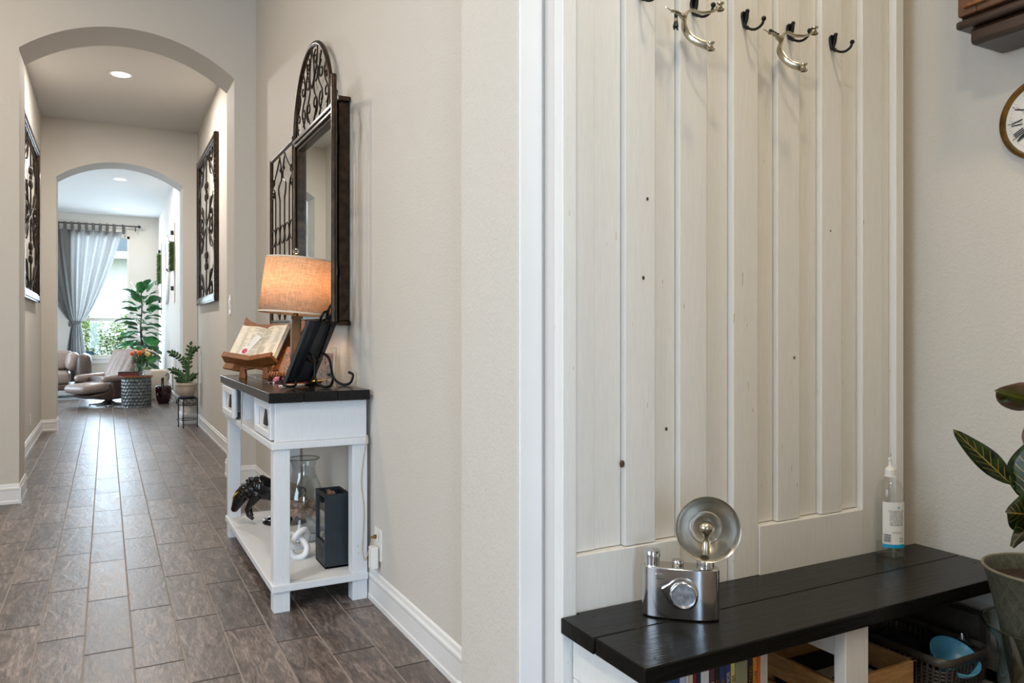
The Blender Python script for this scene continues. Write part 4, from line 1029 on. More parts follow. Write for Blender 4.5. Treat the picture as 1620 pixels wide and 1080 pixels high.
# camera shaped steel flask
fl = thing('camera_flask', (1.222, 1.430, 0.4505), 'polished steel flask shaped like an old camera with a round flash dish on the bench', 'flask', math.radians(-41))
def stad(w, t, n=40):
    out = []
    for k in range(n):
        a = 2 * PI * k / n; c_, s_ = math.cos(a), math.sin(a)
        out.append((w / 2 * math.copysign(abs(c_) ** 0.72, c_), t / 2 * math.copysign(abs(s_) ** 0.85, s_)))
    return out
def stad_old(w, t, n=10):
    r_ = t / 2; out = []
    for k in range(n + 1): a = -PI / 2 + PI * k / n; out.append((w / 2 - r_ + r_ * math.cos(a), r_ * math.sin(a)))
    for k in range(n + 1): a = PI / 2 + PI * k / n; out.append((-w / 2 + r_ + r_ * math.cos(a), r_ * math.sin(a)))
    return out
MB().prism(stad(0.182, 0.060), (0, 0.122), 'z').build('body', M['steel'], fl, True, bevel=0.0035)
MB().prism(stad(0.178, 0.056), (0.1195, 0.1225), 'z').build('top_plate', M['steel2'], fl, bevel=0.002)
MB().lathe([(0.018, 0.122), (0.018, 0.14), (0.0195, 0.141), (0.0195, 0.154), (0.018, 0.1565), (0.001, 0.158)], c=(-0.067, 0, 0), n=32).build('screw_cap', M['chrome'], fl, True)
MB().lathe([(0.013, 0.122), (0.014, 0.123), (0.014, 0.134), (0.0125, 0.136), (0.001, 0.1365)], c=(-0.006, 0, 0), n=28).build('shutter_button', M['steel2'], fl, True)
MB().lathe([(0.021, 0.121), (0.021, 0.15), (0.020, 0.152), (0.001, 0.152)], c=(0.058, 0, 0), n=32).build('flash_mount', M['chrome'], fl, True)
ln = Rx(PI / 2)
MB().lathe([(0.033, 0.0), (0.033, 0.012), (0.0305, 0.015), (0.0285, 0.0155), (0.027, 0.013), (0.026, 0.006)], n=40, m=T(0.008, -0.028, 0.062) @ ln).build('lens_ring', M['chrome'], fl, True)
MB().lathe([(0.0262, 0.006), (0.001, 0.0062)], n=40, m=T(0.008, -0.028, 0.062) @ ln).build('lens_face', M['satin'], fl)
tear = [(0.038 * math.cos(a), 0.038 * math.sin(a)) for a in [math.radians(-150 + 290 * k / 36) for k in range(37)]] + [(-0.050, 0.010)]
MB().prism([(0.004 + a, 0.064 + b_) for a, b_ in tear], (-0.034, -0.022), 'y').build('lens_collar', M['steel'], fl, bevel=0.003)
MB().box(-0.058, -0.036, -0.0290, -0.018, 0.094, 0.108).build('viewfinder', M['steel2'], fl, bevel=0.002)
MB().box(-0.032, -0.030, -0.0292, -0.024, 0.0, 0.121).build('seam_rib', M['chrome'], fl); MB().box(0.035, 0.037, -0.0288, -0.022, 0.0, 0.121).build('seam_rib', M['chrome'], fl)
# the dish turned toward the camera a little more than the body
dm = T(0.062, -0.024, 0.220) @ Rz(math.radians(8)) @ Rx(PI / 2 + math.radians(-8))
dp = [(0.001, -0.026), (0.018, -0.026), (0.030, -0.022), (0.036, -0.017), (0.039, -0.018), (0.052, -0.010), (0.064, 0.004), (0.0725, 0.016), (0.075, 0.018), (0.076, 0.015), (0.066, 0.0), (0.052, -0.015), (0.036, -0.024), (0.001, -0.03)]
MB().lathe(dp, n=64, m=dm).build('flash_dish', M['steel2'], fl, True)
bv = T(0.058, -0.035, 0.0)
MB().lathe([(0.0095, 0.165), (0.0095, 0.193), (0.0085, 0.195)], c=(0.059, -0.042, 0), n=24, cap=(True, True)).lathe([(0.006, 0.195), (0.0065, 0.203), (0.013, 0.213), (0.019, 0.225), (0.0185, 0.233), (0.012, 0.240), (0.001, 0.242)], c=(0.059, -0.042, 0), n=28).build('flash_bulb', M['nickel'], fl, True)
MB().tube([(0.059, -0.006, 0.152), (0.059, -0.012, 0.168), (0.059, -0.040, 0.172)], 0.006, 10).build('bulb_arm', M['steel2'], fl, True)

# sanitizer bottle
st = thing('sanitizer_bottle', (2.130, 1.522, 0.4505), 'clear plastic hand sanitizer bottle with white cap and blue banded label on the bench', 'bottle', math.radians(-37))
prof = [(0.036, 0.0), (0.0395, 0.004), (0.0400, 0.02), (0.0400, 0.185), (0.037, 0.205), (0.029, 0.222), (0.018, 0.232), (0.0145, 0.236), (0.0145, 0.243)]
MB().lathe(prof, n=48, cap=(True, False)).build('bottle_body', M['clearplastic'], st, True)
MB().lathe([(0.001, 0.003), (0.0375, 0.004), (0.0385, 0.035), (0.001, 0.035)], n=40).build('gel', M['water'], st, True)
MB().lathe([(0.017, 0.241), (0.017, 0.243), (0.0155, 0.244)], n=32).lathe([(0.0155, 0.244), (0.0155, 0.262), (0.013, 0.264), (0.012, 0.268), (0.0065, 0.270), (0.005, 0.285), (0.0055, 0.292), (0.007, 0.294), (0.006, 0.298), (0.001, 0.299)], n=32).build('cap', M['whiteplastic'], st, True)
lab = MB().lathe([(0.0403, 0.036), (0.0403, 0.168)], n=24, a0=-PI / 2 - 0.85, a1=-PI / 2 + 0.95).build('label', M['whiteplastic'], st, True)
MB().lathe([(0.0405, 0.030), (0.0405, 0.041)], n=24, a0=-PI / 2 - 0.85, a1=-PI / 2 + 0.95).build('blue_band', M['bluelabel'], st, True)
pr = MB()
def lab_box(a_c, z0, z1, w_):
    pr.lathe([(0.0406, z0), (0.0406, z1)], n=3, a0=-PI / 2 + a_c - w_ / 2, a1=-PI / 2 + a_c + w_ / 2)
def lbl_text(s, size, a_c, z):
    m_ = Rz(a_c) @ T(0, -0.0406, z) @ Rx(PI / 2)
    return m_
lines = ['MOISTURIZING HAND', 'SANITIZER, FORMU-', 'LATED WITH 62%', 'ALCOHOL, AND IN-', 'FUSED WITH ALOE', 'VERA AND GLYCER', 'IN. SANITIZING SO-', 'LUTION TO HELP', 'KEEP HANDS GERM', 'FREE & HYDRATED']
def curved_text(s, size, a_c, z, mat, name='lettering'):
    o = text(s, size, mat, Matrix(), st, name, 0.0)
    for v in o.data.vertices:
        x, y = v.co.x, v.co.y; a = a_c + x / 0.0407
        v.co = (0.0407 * math.sin(a), -0.0407 * math.cos(a), z + y)
    return o
for k, s_ in enumerate(lines): curved_text(s_, 0.0050, 0.20, 0.142 - k * 0.0048, M['black'])
for k in range(2): curved_text('FOR EXTERNAL USE ONLY', 0.0026, 0.20, 0.078 - k * 0.003, M['black'])
dr = MB()
def cmap(x, z, a_c): a = a_c + x / 0.0407; return (0.0408 * math.sin(a), -0.0408 * math.cos(a), z)
drop = [(0.0, 0.005), (0.0022, 0.001), (0.0030, -0.0015), (0.0022, -0.0035), (0, -0.0044), (-0.0022, -0.0035), (-0.0030, -0.0015), (-0.0022, 0.001)]
dr.face([dr.bm.verts.new(cmap(x, 0.153 + z, 0.30)) for x, z in drop]); dr.build('drop_symbol', M['bluebowl'], st)
bc = MB()
for k in range(9):
    z = 0.046 + k * 0.0028; h_ = 0.0008 + (k * 7 % 3) * 0.0006
    for q_ in range(8): bc.face([bc.bm.verts.new(cmap(x, z_, -0.50)) for x, z_ in ((-0.010 + q_ * 0.0025, z), (-0.0075 + q_ * 0.0025, z), (-0.0075 + q_ * 0.0025, z + h_), (-0.010 + q_ * 0.0025, z + h_))])
bc.build('barcode', M['black'], st)
ico = MB()
for (x, z) in ((0, 0.059), (0.007, 0.059), (0, 0.051), (0.007, 0.051)):
    ico.lathe([(0.0012, 0), (0.0024, 0.0)], n=14, m=Matrix(((1, 0, 0, 0), (0, 0, -1, 0), (0, 1, 0, 0), (0, 0, 0, 1))) @ T(0, 0, 0), c=cmap(x, z, 0.42))
ico.build('symbols', M['black'], st)

# books under the bench
BK = [(1.060, 1.0935, (38, 66, 104), ''), (1.094, 1.110, (186, 182, 196), ''), (1.1105, 1.118, (214, 206, 200), 'NOTES'), (1.1185, 1.131, (208, 186, 150), 'LEAN'), (1.1315, 1.141, (120, 20, 28), ''),
      (1.1415, 1.153, (26, 30, 60), 'ARDEN'), (1.1535, 1.177, (214, 208, 200), 'IN'), (1.1785, 1.194, (86, 40, 56), 'DIEGO'), (1.1945, 1.207, (20, 18, 18), 'VECCIO'), (1.2075, 1.224, (40, 52, 96), 'Wonder'),
      (1.2245, 1.241, (36, 54, 104), 'DEL AMOR'), (1.2415, 1.2535, (206, 188, 96), 'SUMMER'), (1.254, 1.2925, (140, 134, 104), ''), (1.293, 1.3085, (18, 16, 16), 'PANTANO'), (1.309, 1.3215, (206, 130, 30), 'ATLAS'), (1.322, 1.332, (208, 92, 20), ''), (1.3325, 1.356, (196, 184, 170), '')]
tn = ['dark blue', 'pale lavender', 'white with red lettering', 'cream', 'dark red', 'navy with white lettering', 'white', 'maroon', 'black with yellow lettering', 'slate blue', 'bright navy with pale lettering', 'yellow', 'thick olive tan', 'black with gold lettering', 'amber', 'orange', 'worn white and tan']
inkc = {2: 'red', 3: 'ink2', 5: 'whiteplastic', 6: 'red', 7: 'ink3', 8: 'gold', 9: 'gold', 10: 'ink3', 11: 'ink2', 13: 'gold', 14: 'ink2'}
M['ink2'] = plain('brown_print', srgb(110, 84, 50), 0.6); M['ink3'] = plain('pale_print', srgb(196, 176, 150), 0.6)
for k, (x0, x1, c, s_) in enumerate(BK):
    mat = plain('book_cover', srgb(*c), 0.5, 0, 40, 0.06)
    t = thing('book', ((x0 + x1) / 2, 1.285, 0.1155), 'upright %s book under the bench, %s' % (tn[k], ('first from the left' if k == 0 else 'last before the wooden crate' if k == len(BK) - 1 else 'beside the %s one' % tn[k - 1])), 'book', group='books under the bench')
    hgt = 0.272 + 0.012 * ((k * 5) % 3); w_ = x1 - x0
    MB().box(-w_ / 2 + 0.0004, w_ / 2 - 0.0004, -0.004, 0.17, 0, hgt).build('cover', mat, t, bevel=min(0.002, w_ / 6))
    MB().box(-w_ / 2 + 0.0015, w_ / 2 - 0.0015, 0.0, 0.1706, 0.003, hgt + 0.0004).build('pages', M['paper'], t)
    if s_: text(s_, min(0.013, w_ * 0.95), M[inkc[k]], T(0, -0.0046, 0.225) @ Rx(PI / 2) @ Rz(PI / 2), t, 'spine_title')
# crate
cr = thing('wooden_crate', (1.775, 1.43, 0.1155), 'open pine slat crate under the bench beside the white middle leg', 'crate')
m = MB(); cx0, cx1, cy0, cy1, ch = -0.155, 0.148, -0.132, 0.13, 0.137
for (z0, z1) in ((0.0, 0.055), (0.075, ch)):
    m.box(cx0, cx0 + 0.012, cy0, cy1, z0, z1); m.box(cx1 - 0.012, cx1, cy0, cy1, z0, z1)
m.box(cx0, cx1, cy0, cy0 + 0.012, 0, ch); m.box(cx0, cx1, cy1 - 0.012, cy1, 0, ch); m.box(cx0, cx1, cy0, cy1, 0, 0.008)
for (x, y) in ((cx0 + 0.012, cy0 + 0.012), (cx1 - 0.032, cy0 + 0.012), (cx0 + 0.012, cy1 - 0.032), (cx1 - 0.032, cy1 - 0.032)): m.box(x, x + 0.02, y, y + 0.02, 0, ch - 0.01)
m.build('slats', M['pine'], cr, bevel=0.0015)
pk = thing('paper_package', (1.755, 1.44, 0.1245), 'white and navy printed package lying inside the wooden crate', 'package', 0.0)
MB().box(-0.11, 0.11, -0.10, 0.10, 0, 0.085).build('wrapper', M['cream'], pk, bevel=0.012)
MB().box(-0.111, 0.111, 0.0, 0.101, 0.03, 0.0865).build('navy_band', M['navy'], pk, bevel=0.01)
text('HOOCH', 0.04, M['black'], T(0.0, -0.05, 0.0858) @ Rz(0.2), pk, 'printed_word')
# basket
bsk = thing('plastic_basket', (2.085, 1.40, 0.1155), 'dark grey woven plastic basket of odds and ends under the right end of the bench', 'basket')
m = MB(); hw2, hd2 = 0.105, 0.15
def rr(w_, d_, r_, n=6):
    out = []
    for (cx, cy, a0) in ((w_ - r_, d_ - r_, 0), (-w_ + r_, d_ - r_, PI / 2), (-w_ + r_, -d_ + r_, PI), (w_ - r_, -d_ + r_, 1.5 * PI)):
        for k in range(n + 1): a = a0 + PI / 2 * k / n; out.append((cx + r_ * math.cos(a), cy + r_ * math.sin(a)))
    return out
for z in [0.006 + 0.0105 * k for k in range(10)]:
    f_ = 0.88 + 0.12 * z / 0.135
    m.tube([(a, b_, z) for a, b_ in rr(hw2 * f_, hd2 * f_, 0.035)], 0.0036, 6, True)
for k, (a, b_) in enumerate(rr(hw2, hd2, 0.035, 5)): pass
per = rr(hw2, hd2, 0.035, 1)
def along(n):
    P_ = [Vector((a, b_, 0)) for a, b_ in rr(hw2, hd2, 0.035, 6)]; P_.append(P_[0]); Ls = [0]
    for i in range(len(P_) - 1): Ls.append(Ls[-1] + (P_[i + 1] - P_[i]).length)
    res = []
    for k in range(n):
        t_ = Ls[-1] * k / n; i = max(j for j in range(len(Ls) - 1) if Ls[j] <= t_)
        res.append(P_[i].lerp(P_[i + 1], (t_ - Ls[i]) / max(1e-9, Ls[i + 1] - Ls[i])))
    return res
for p in along(56): m.tube([(p.x * 0.885, p.y * 0.885, 0.0), (p.x * 0.985, p.y * 0.985, 0.118)], 0.0042, 5)
m.build('woven_side', M['greybasket'], bsk)
top_r = rr(hw2 + 0.002, hd2 + 0.002, 0.037)
MB().tube([(a, b_, 0.128) for a, b_ in top_r], 0.0075, 8, True, flat=1.6).build('rim', M['greybasket'], bsk, True)
MB().box(-hw2 * 0.84, hw2 * 0.84, -hd2 * 0.86, hd2 * 0.86, 0.0, 0.004).build('bottom', M['greybasket'], bsk)
bo = tag(MB().lathe([(0.02, 0), (0.045, 0.012), (0.062, 0.035), (0.066, 0.05), (0.063, 0.05), (0.043, 0.016), (0.001, 0.006)], n=36).build('plastic_bowl', M['bluebowl'], None, True), 'sky blue plastic bowl tilted in the dark grey basket', 'bowl')
bo.location = (2.085, 1.31, 0.195); bo.rotation_euler = (math.radians(28), math.radians(-8), 0)
cp = thing('cap', (2.07, 1.46, 0.19), 'dark navy cap lying at the back of the grey basket', 'cap')
MB().sphere((0, 0, 0), 0.075, 20, 10, (1, 1, 0.75)).build('crown', M['navy'], cp, True)
MB().lathe([(0.06, 0.0), (0.105, -0.008)], n=16, a0=PI * 1.1, a1=PI * 1.9).build('brim', M['navy'], cp, True, solid=0.003)
jr = tag(MB().lathe([(0.036, 0), (0.04, 0.004), (0.04, 0.06), (0.034, 0.07), (0.036, 0.072), (0.036, 0.086), (0.001, 0.088)], n=28, cap=(True, False)).build('jar', M['darkglass'], None, True), 'small dark glass jar beside the blue bowl in the basket', 'jar')
jr.location = (2.02, 1.375, 0.125); jr.rotation_euler = (0.0, 0.0, 0)
cpk = tag(MB().sphere((0, 0, 0), 0.035, 12, 8, (0.8, 0.6, 1.2)).build('plastic_wrap', M['glass'], None, False), 'crumpled clear plastic wrap at the right end of the grey basket', 'plastic wrap')
cpk.location = (2.155, 1.31, 0.235)
for v in cpk.data.vertices: v.co *= 1 + 0.3 * noise.noise(v.co * 60)
gb = tag(MB().box(2.245, 2.283, 1.32, 1.55, 0.1155, 0.307).build('storage_box', M['greycard'], None, bevel=0.002), 'flat dark grey box upright behind the basket at the bench end', 'box')

# plant in pot and glass vase right of the bench
PX_, PY_ = 2.135, 1.075
gv = thing('glass_vase', (PX_, PY_, 0), 'flared smoky glass floor vase holding the textured pot beside the bench', 'vase')
gp = [(0.10, 0.0), (0.10, 0.01), (0.07, 0.06), (0.065, 0.10), (0.095, 0.16), (0.115, 0.22), (0.110, 0.28), (0.118, 0.33), (0.150, 0.378)]
MB().lathe(gp, n=48, cap=(True, False)).build('vase_body', M['darkglass'], gv, True)
MB().tube([(0.150 * math.cos(a), 0.150 * math.sin(a), 0.379) for a in [2 * PI * k / 48 for k in range(48)]], 0.0035, 8, True).build('vase_rim', M['darkglass'], gv, True)
pt = thing('croton_plant', (PX_, PY_, 0.22), 'croton plant with yellow veined leaves in a textured grey-green pot at the right edge', 'potted plant')
def m_pot():
    t = NT('textured_grey_green_pot'); uv = t.t.nodes.new('ShaderNodeTexCoord').outputs['Object']
    sep = t.t.nodes.new('ShaderNodeSeparateXYZ'); t.l(uv, sep.inputs[0])
    a = t.math('ARCTAN2', sep.outputs[1], sep.outputs[0])
    z1 = t.math('FRACT', t.math('ADD', t.math('MULTIPLY', a, 3.2), t.math('MULTIPLY', sep.outputs[2], 16)))
    z2 = t.math('FRACT', t.math('SUBTRACT', t.math('MULTIPLY', a, 3.2), t.math('MULTIPLY', sep.outputs[2], 16)))
    h = t.math('MAXIMUM', t.math('LESS_THAN', z1, 0.07), t.math('LESS_THAN', z2, 0.07))
    n = t.noise(uv, 60, 3); t.col(t.mix(h, t.ramp(n, [(0.3, srgb(58, 58, 48)), (0.7, srgb(84, 84, 70))]), srgb(88, 86, 72))); t.set(0.5)
    t.bump(h, 0.6, 0.003); return t.m
M['pot'] = m_pot(); M['rimclay'] = plain('rim_glaze', srgb(118, 110, 90), 0.45)
MB().lathe([(0.085, 0.0), (0.092, 0.04), (0.112, 0.16), (0.145, 0.296), (0.150, 0.303), (0.145, 0.306), (0.139, 0.296), (0.10, 0.15), (0.001, 0.14)], n=48, cap=(True, False)).build('pot', M['pot'], pt, True)
MB().tube([(0.1475 * math.cos(a), 0.1475 * math.sin(a), 0.304) for a in [2 * PI * k / 48 for k in range(48)]], 0.004, 8, True).build('pot_rim', M['rimclay'], pt, True)
MB().lathe([(0.001, 0.275), (0.06, 0.272), (0.136, 0.268)], n=32).build('soil', M['soil'], pt, True)
MB().tube(cat_curve([(0, 0, 0.26), (0.01, 0.0, 0.36), (-0.005, 0.005, 0.50), (0.005, 0, 0.64), (0.0, 0, 0.76)], 6), [0.010] * 12 + [0.007] * 13, 10).build('stem', M['trunk'], pt, True)

def leaf(mb, base, d, up, Ln, W, droop=0.3, fold=0.12, power=0.8, nu=10, nv=4, wav=0.0, uv=False, shape=None, twist=0):
    base = Vector(base); d = Vector(d).normalized(); up = Vector(up)
    side = d.cross(up).normalized(); upn = side.cross(d).normalized()
    if twist:
        q = Matrix.Rotation(twist, 3, d); side = q @ side; upn = q @ upn
    def fn(u, v):
        s = (v - 0.5) * 2
        w_ = (shape(u) if shape else math.sin(PI * min(1, u ** power)) ** 0.8) * W / 2
        p = base + d * Ln * u - upn * droop * Ln * u * u + side * s * w_ + upn * (abs(s) * fold * w_ * 2) + upn * wav * math.sin(u * 9 + s * 2) * abs(s)
        return p
    mb.grid(fn, nu, nv, uv)
def point_leaf(u): return (math.sin(PI * u ** 0.85) ** 0.75) if 0 < u < 1 else 0.0
def cw(p): return Vector(p) - Vector((PX_, PY_, 0.22))
cl = []
for (b0, tip_, w_, dr_, tw_, mt) in (((1.925, 1.05, 0.765), (1.801, 1.12, 0.90), 0.056, 0.0, 0.9, 'croton'), ((1.94, 1.03, 0.73), (1.945, 1.00, 0.89), 0.10, 0.0, 1.45, 'croton'),
    ((1.98, 1.0, 0.74), (2.01, 0.98, 0.92), 0.10, 0.0, 1.4, 'croton'), ((2.06, 1.05, 0.955), (1.853, 1.06, 1.00), 0.075, 0.05, 1.1, 'bronzeleaf'), ((1.97, 1.06, 0.975), (1.885, 1.06, 0.968), 0.02, 0.0, 1.0, 'zzleaf'),
    ((2.00, 1.04, 0.975), (1.925, 1.03, 0.855), 0.075, 0.05, 1.2, 'bronzeleaf'), ((1.985, 1.0, 0.74), (1.85, 0.98, 0.68), 0.10, 0.0, 1.5, 'croton'), ((1.96, 1.0, 0.70), (1.805, 1.0, 0.725), 0.09, 0.0, 1.5, 'croton'),
    ((2.0, 1.02, 0.715), (1.825, 1.0, 0.645), 0.09, 0.0, 1.5, 'croton'), ((2.12, 1.02, 0.98), (2.2, 0.86, 1.04), 0.09, 0.2, 0.6, 'bronzeleaf'), ((2.13, 1.0, 0.84), (2.22, 0.82, 0.92), 0.11, 0.2, 0.6, 'croton'),
    ((2.12, 1.0, 0.70), (2.08, 0.80, 0.72), 0.11, 0.2, 0.6, 'croton'), ((2.13, 1.06, 1.0), (2.15, 1.05, 1.2), 0.08, 0.1, 0.6, 'bronzeleaf')):
    b1, t1 = cw(b0), cw(tip_); cl.append((b1, t1 - b1, (t1 - b1).length, w_, dr_, tw_, mt))
    MB().tube(cat_curve([(0, 0, max(0.3, b1.z - 0.12)), (b1.x * 0.4, b1.y * 0.4, b1.z - 0.06), b1], 5), [0.004] * 6 + [0.0025] * 5, 6).build('leaf_stalk', M['stem'], pt, True)
for (b0, d0, ln_, w_, dr_, tw_, mt) in cl:
    m = MB(); leaf(m, b0, d0, (0, 0, 1), ln_, w_, dr_, 0.12, nu=14, nv=6, wav=0.003, uv=True, shape=point_leaf, twist=tw_)
    m.build('leaf', M[mt], pt, True, solid=0.0008)

# right wall: clock case and round clock
ck = thing('wall_clock_case', (XN, 1.0, 1.94), 'dark walnut wall clock case with a glazed door, cut off by the top right corner', 'wall clock')
def cbx(nm, x0, x1, y0, y1, z0, z1, mat='darkwood', bev=0.004, par=None):
    return MB().box(x0 - XN, x1 - XN, y0 - 1.0, y1 - 1.0, z0 - 1.94, z1 - 1.94).build(nm, M[mat], par or ck, bevel=bev)
DX = 2.165
cbx('bottom_block', DX, 2.319, 0.78, 1.30, 1.948, 1.998, 'darkwood', 0.012)
cbx('base_moulding', DX - 0.018, 2.319, 0.75, 1.33, 1.998, 2.022, 'darkwood', 0.008)
m = MB()
def c2(y0, y1, z0, z1, x0=DX, x1=2.319): m.box(x0 - XN, x1 - XN, y0 - 1, y1 - 1, z0 - 1.94, z1 - 1.94)
c2(0.76, 1.32, 2.022, 2.034); c2(0.76, 0.775, 2.03, 2.78); c2(1.305, 1.32, 2.03, 2.78); c2(0.76, 1.32, 2.78, 2.80); c2(0.76, 1.32, 2.03, 2.78, 2.30)
m.build('case', M['darkwood'], ck)
m = MB(); x0, x1 = DX - 0.022, DX - 0.001
c2(1.268, 1.32, 2.03, 2.78, x0, x1); c2(0.76, 0.812, 2.03, 2.78, x0, x1); c2(0.812, 1.268, 2.03, 2.082, x0, x1); c2(0.812, 1.268, 2.728, 2.78, x0, x1)
dr_ = m.build('door', M['midwood'], ck, bevel=0.004)
MB().box(DX - 0.010 - XN, DX - 0.006 - XN, -0.186, 0.266, 0.144, 0.786).build('glass', M['darkglass'], dr_)
MB().box(DX - 0.032 - XN, DX - 0.023 - XN, 0.225, 0.30, 0.108, 0.118, m=T(0, 0, 0)).build('carved_bracket', M['brownwood'], dr_, bevel=0.003)

rc = thing('round_wall_clock', (XN, 1.178, 1.735), 'round brass rimmed wall clock with roman numerals at the right edge', 'clock')
RM = Ry(-PI / 2)
MB().lathe([(0.112, 0.0), (0.118, 0.006), (0.118, 0.016), (0.112, 0.024), (0.106, 0.025), (0.103, 0.018), (0.102, 0.010)], n=72, m=RM).build('rim', M['brass'], rc, True)
M['dial'] = plain('cream_dial', srgb(224, 218, 208), 0.5, 0, 8, 0.05)
MB().lathe([(0.104, 0.010), (0.001, 0.011)], n=64, m=RM).build('dial', M['dial'], rc, True)
nm = MB()
def dial_pt(r_, a): return Vector((-0.0118, -r_ * math.sin(a), r_ * math.cos(a)))   # a clockwise from 12 seen from the room
def stroke(p, q, w_):
    # p, q given as (radius, angle offset in metres along the tangent) around angle A
    pass
def numeral(A, s_, r0=0.056, r1=0.086):
    # roman numeral read from the centre: glyph strokes laid across the tangent
    wid = {'I': 0.0055, 'V': 0.012, 'X': 0.013}; tot = sum(wid[c] for c in s_); x = -tot / 2
    def P(t_, r_): # tangential t_ (clockwise +), radial r_
        c = Vector((0, -math.sin(A), math.cos(A))); tg = Vector((0, -math.cos(A), -math.sin(A)))
        p = c * r_ + tg * t_; return Vector((-0.0120, p.y, p.z))
    def bar(t0, ra, t1, rb, w_):
        a, b_ = P(t0, ra), P(t1, rb); dv = (b_ - a).normalized(); n_ = Vector((1, 0, 0)).cross(dv) * w_ / 2
        nm.face([nm.bm.verts.new(v) for v in (a - n_, a + n_, b_ + n_, b_ - n_)])
    for c in s_:
        w_ = wid[c]; m_ = x + w_ / 2
        if c == 'I': bar(m_, r0, m_, r1, 0.0034)
        if c == 'V': bar(m_ - 0.004, r1, m_, r0, 0.0036); bar(m_ + 0.004, r1, m_, r0, 0.0008)
        if c == 'X': bar(m_ - 0.0042, r1, m_ + 0.0042, r0, 0.0036); bar(m_ + 0.0042, r1, m_ - 0.0042, r0, 0.0008)
        x += w_
for k, s_ in enumerate(['XII', 'I', 'II', 'III', 'IIII', 'V', 'VI', 'VII', 'VIII', 'IX', 'X', 'XI']): numeral(2 * PI * k / 12, s_)
for k in range(60):
    a = 2 * PI * k / 60; p, q = dial_pt(0.088, a), dial_pt(0.092 if k % 5 else 0.095, a)
    n_ = Vector((1, 0, 0)).cross((q - p).normalized()) * (0.0003 if k % 5 else 0.0009)
    nm.face([nm.bm.verts.new(v) for v in (p - n_, p + n_, q + n_, q - n_)])
nm.build('numerals', M['black'], rc)
hn = MB()
for (a, r_) in ((2 * PI * 7.75 / 12, 0.088), (2 * PI * 2.4 / 12, 0.055)):
    p, q = dial_pt(0, a), dial_pt(r_, a); q2 = dial_pt(r_ * 0.8, a); n_ = Vector((1, 0, 0)).cross((q - p).normalized())
    z_ = Vector((-0.002, 0, 0))
    hn.face([hn.bm.verts.new(v + z_) for v in (p - n_ * 0.0015, p + n_ * 0.0015, q2 + n_ * 0.0045, q, q2 - n_ * 0.0045)])
hn.build('hands', M['black'], rc, solid=0.0008)

# ================================================================== LIVING ROOM
# curtain rod
rod = thing('curtain_rod', (0.6, 18.05, 3.37), 'black curtain rod with round finial above the living room window', 'curtain rod')
MB().tube([(-2.6, 0, 0), (0.0, 0, 0)], 0.014, 10).build('pole', M['black'], rod, True)
MB().sphere((0.02, 0, 0), 0.035, 14, 10).build('finial', M['black'], rod, True)
MB().tube([(-0.05, 0.0, 0), (-0.05, 0.0, -0.10)], 0.010, 8).tube([(-0.05, 0, -0.07), (-0.05, 0.14, -0.07)], 0.010, 8).build('bracket', M['black'], rod)
# curtain
ct = thing('curtain', (-0.55, 18.03, 0), 'grey sheer tab-top curtain gathered with a tie in front of the living room window', 'curtain')
GZ = 1.33
def curt(u, v):
    # u across 0..1, v from top (0) to floor (1)
    z = 3.22 * (1 - v) + 0.03 * v
    z = 3.24 - v * 3.20
    top_x = -1.45 + 1.79 * u
    gx = -0.62 + 0.15 * u
    if z >= GZ:
        s = (3.37 - z) / (3.37 - GZ); k = max(0.0, 1 - s) ** 0.66
        x = gx + (top_x - gx) * k
        amp = 0.045 * (0.45 + 0.55 * k)
    else:
        s = min(1, (GZ - z) / 1.2); x = gx + (u - 0.5) * 0.30 * s ** 0.7; amp = 0.025 + 0.02 * s
    y = amp * math.sin(u * 2 * PI * 10 + 0.8 * math.sin(z * 1.3)) + 0.02 * math.sin(u * 37 + z)
    if abs(z - GZ) < 0.1: y *= 0.6
    return Vector((x + 0.55, y, z))
MB().grid(curt, 156, 70).build('curtain_cloth', M['curtain'], ct, True)
m = MB()
for k in range(14):
    u = (k + 0.5) / 14 if k < 13 else 0.99
    x = -1.45 + 1.79 * u + 0.55; w_ = 0.032
    m.tube([(x, -0.004, 3.20), (x, -0.018, 3.30), (x, -0.016, 3.375), (x, 0.0, 3.392), (x, 0.03, 3.375), (x, 0.03, 3.25)], 0.03, 6, flat=0.14)
tabs = m.build('tabs', M['curtain'], ct, True)
MB().lathe([(0.095, -0.03), (0.10, 0), (0.095, 0.03)], c=(0.0 + 0.005, 0, GZ), n=24, sy=0.6).build('tie_band', M['curtain'], ct, True)
MB().sphere((-0.11, -0.03, GZ - 0.03), 0.045, 10, 8, (0.7, 0.6, 1.3)).build('tie_knot', M['curtain'], ct, True)

# sofa
sf = thing('sofa', (-1.35, 15.45, 0), 'taupe leather sofa at the left beneath the living room windows', 'sofa')
def cush(nm, x0, x1, y0, y1, z0, z1, mat='leather', r=0.07, par=None, rot=None):
    c = ((x0 + x1) / 2, (y0 + y1) / 2, (z0 + z1) / 2); h = ((x1 - x0) / 2, (y1 - y0) / 2, (z1 - z0) / 2)
    m = MB().box(-h[0], h[0], -h[1], h[1], -h[2], h[2], bev=min(r, min(h) * 0.95))
    o = m.build(nm, M[mat], par, True, sub=1); o.location = c
    if rot: o.rotation_euler = rot
    return o
cush('seat_frame', -1.2, 0.86, -0.45, 0.35, 0.12, 0.24, 'leatherdark', 0.03, sf)
cush('seat_cushion', -1.15, -0.2, -0.47, 0.3, 0.22, 0.46, par=sf); cush('seat_cushion', -0.2, 0.80, -0.47, 0.3, 0.22, 0.46, par=sf)
cush('back_cushion', -1.15, -0.2, 0.10, 0.38, 0.44, 0.80, par=sf, rot=(-0.15, 0, 0)); cush('back_cushion', -0.2, 0.82, 0.10, 0.38, 0.44, 0.80, par=sf, rot=(-0.15, 0, 0))
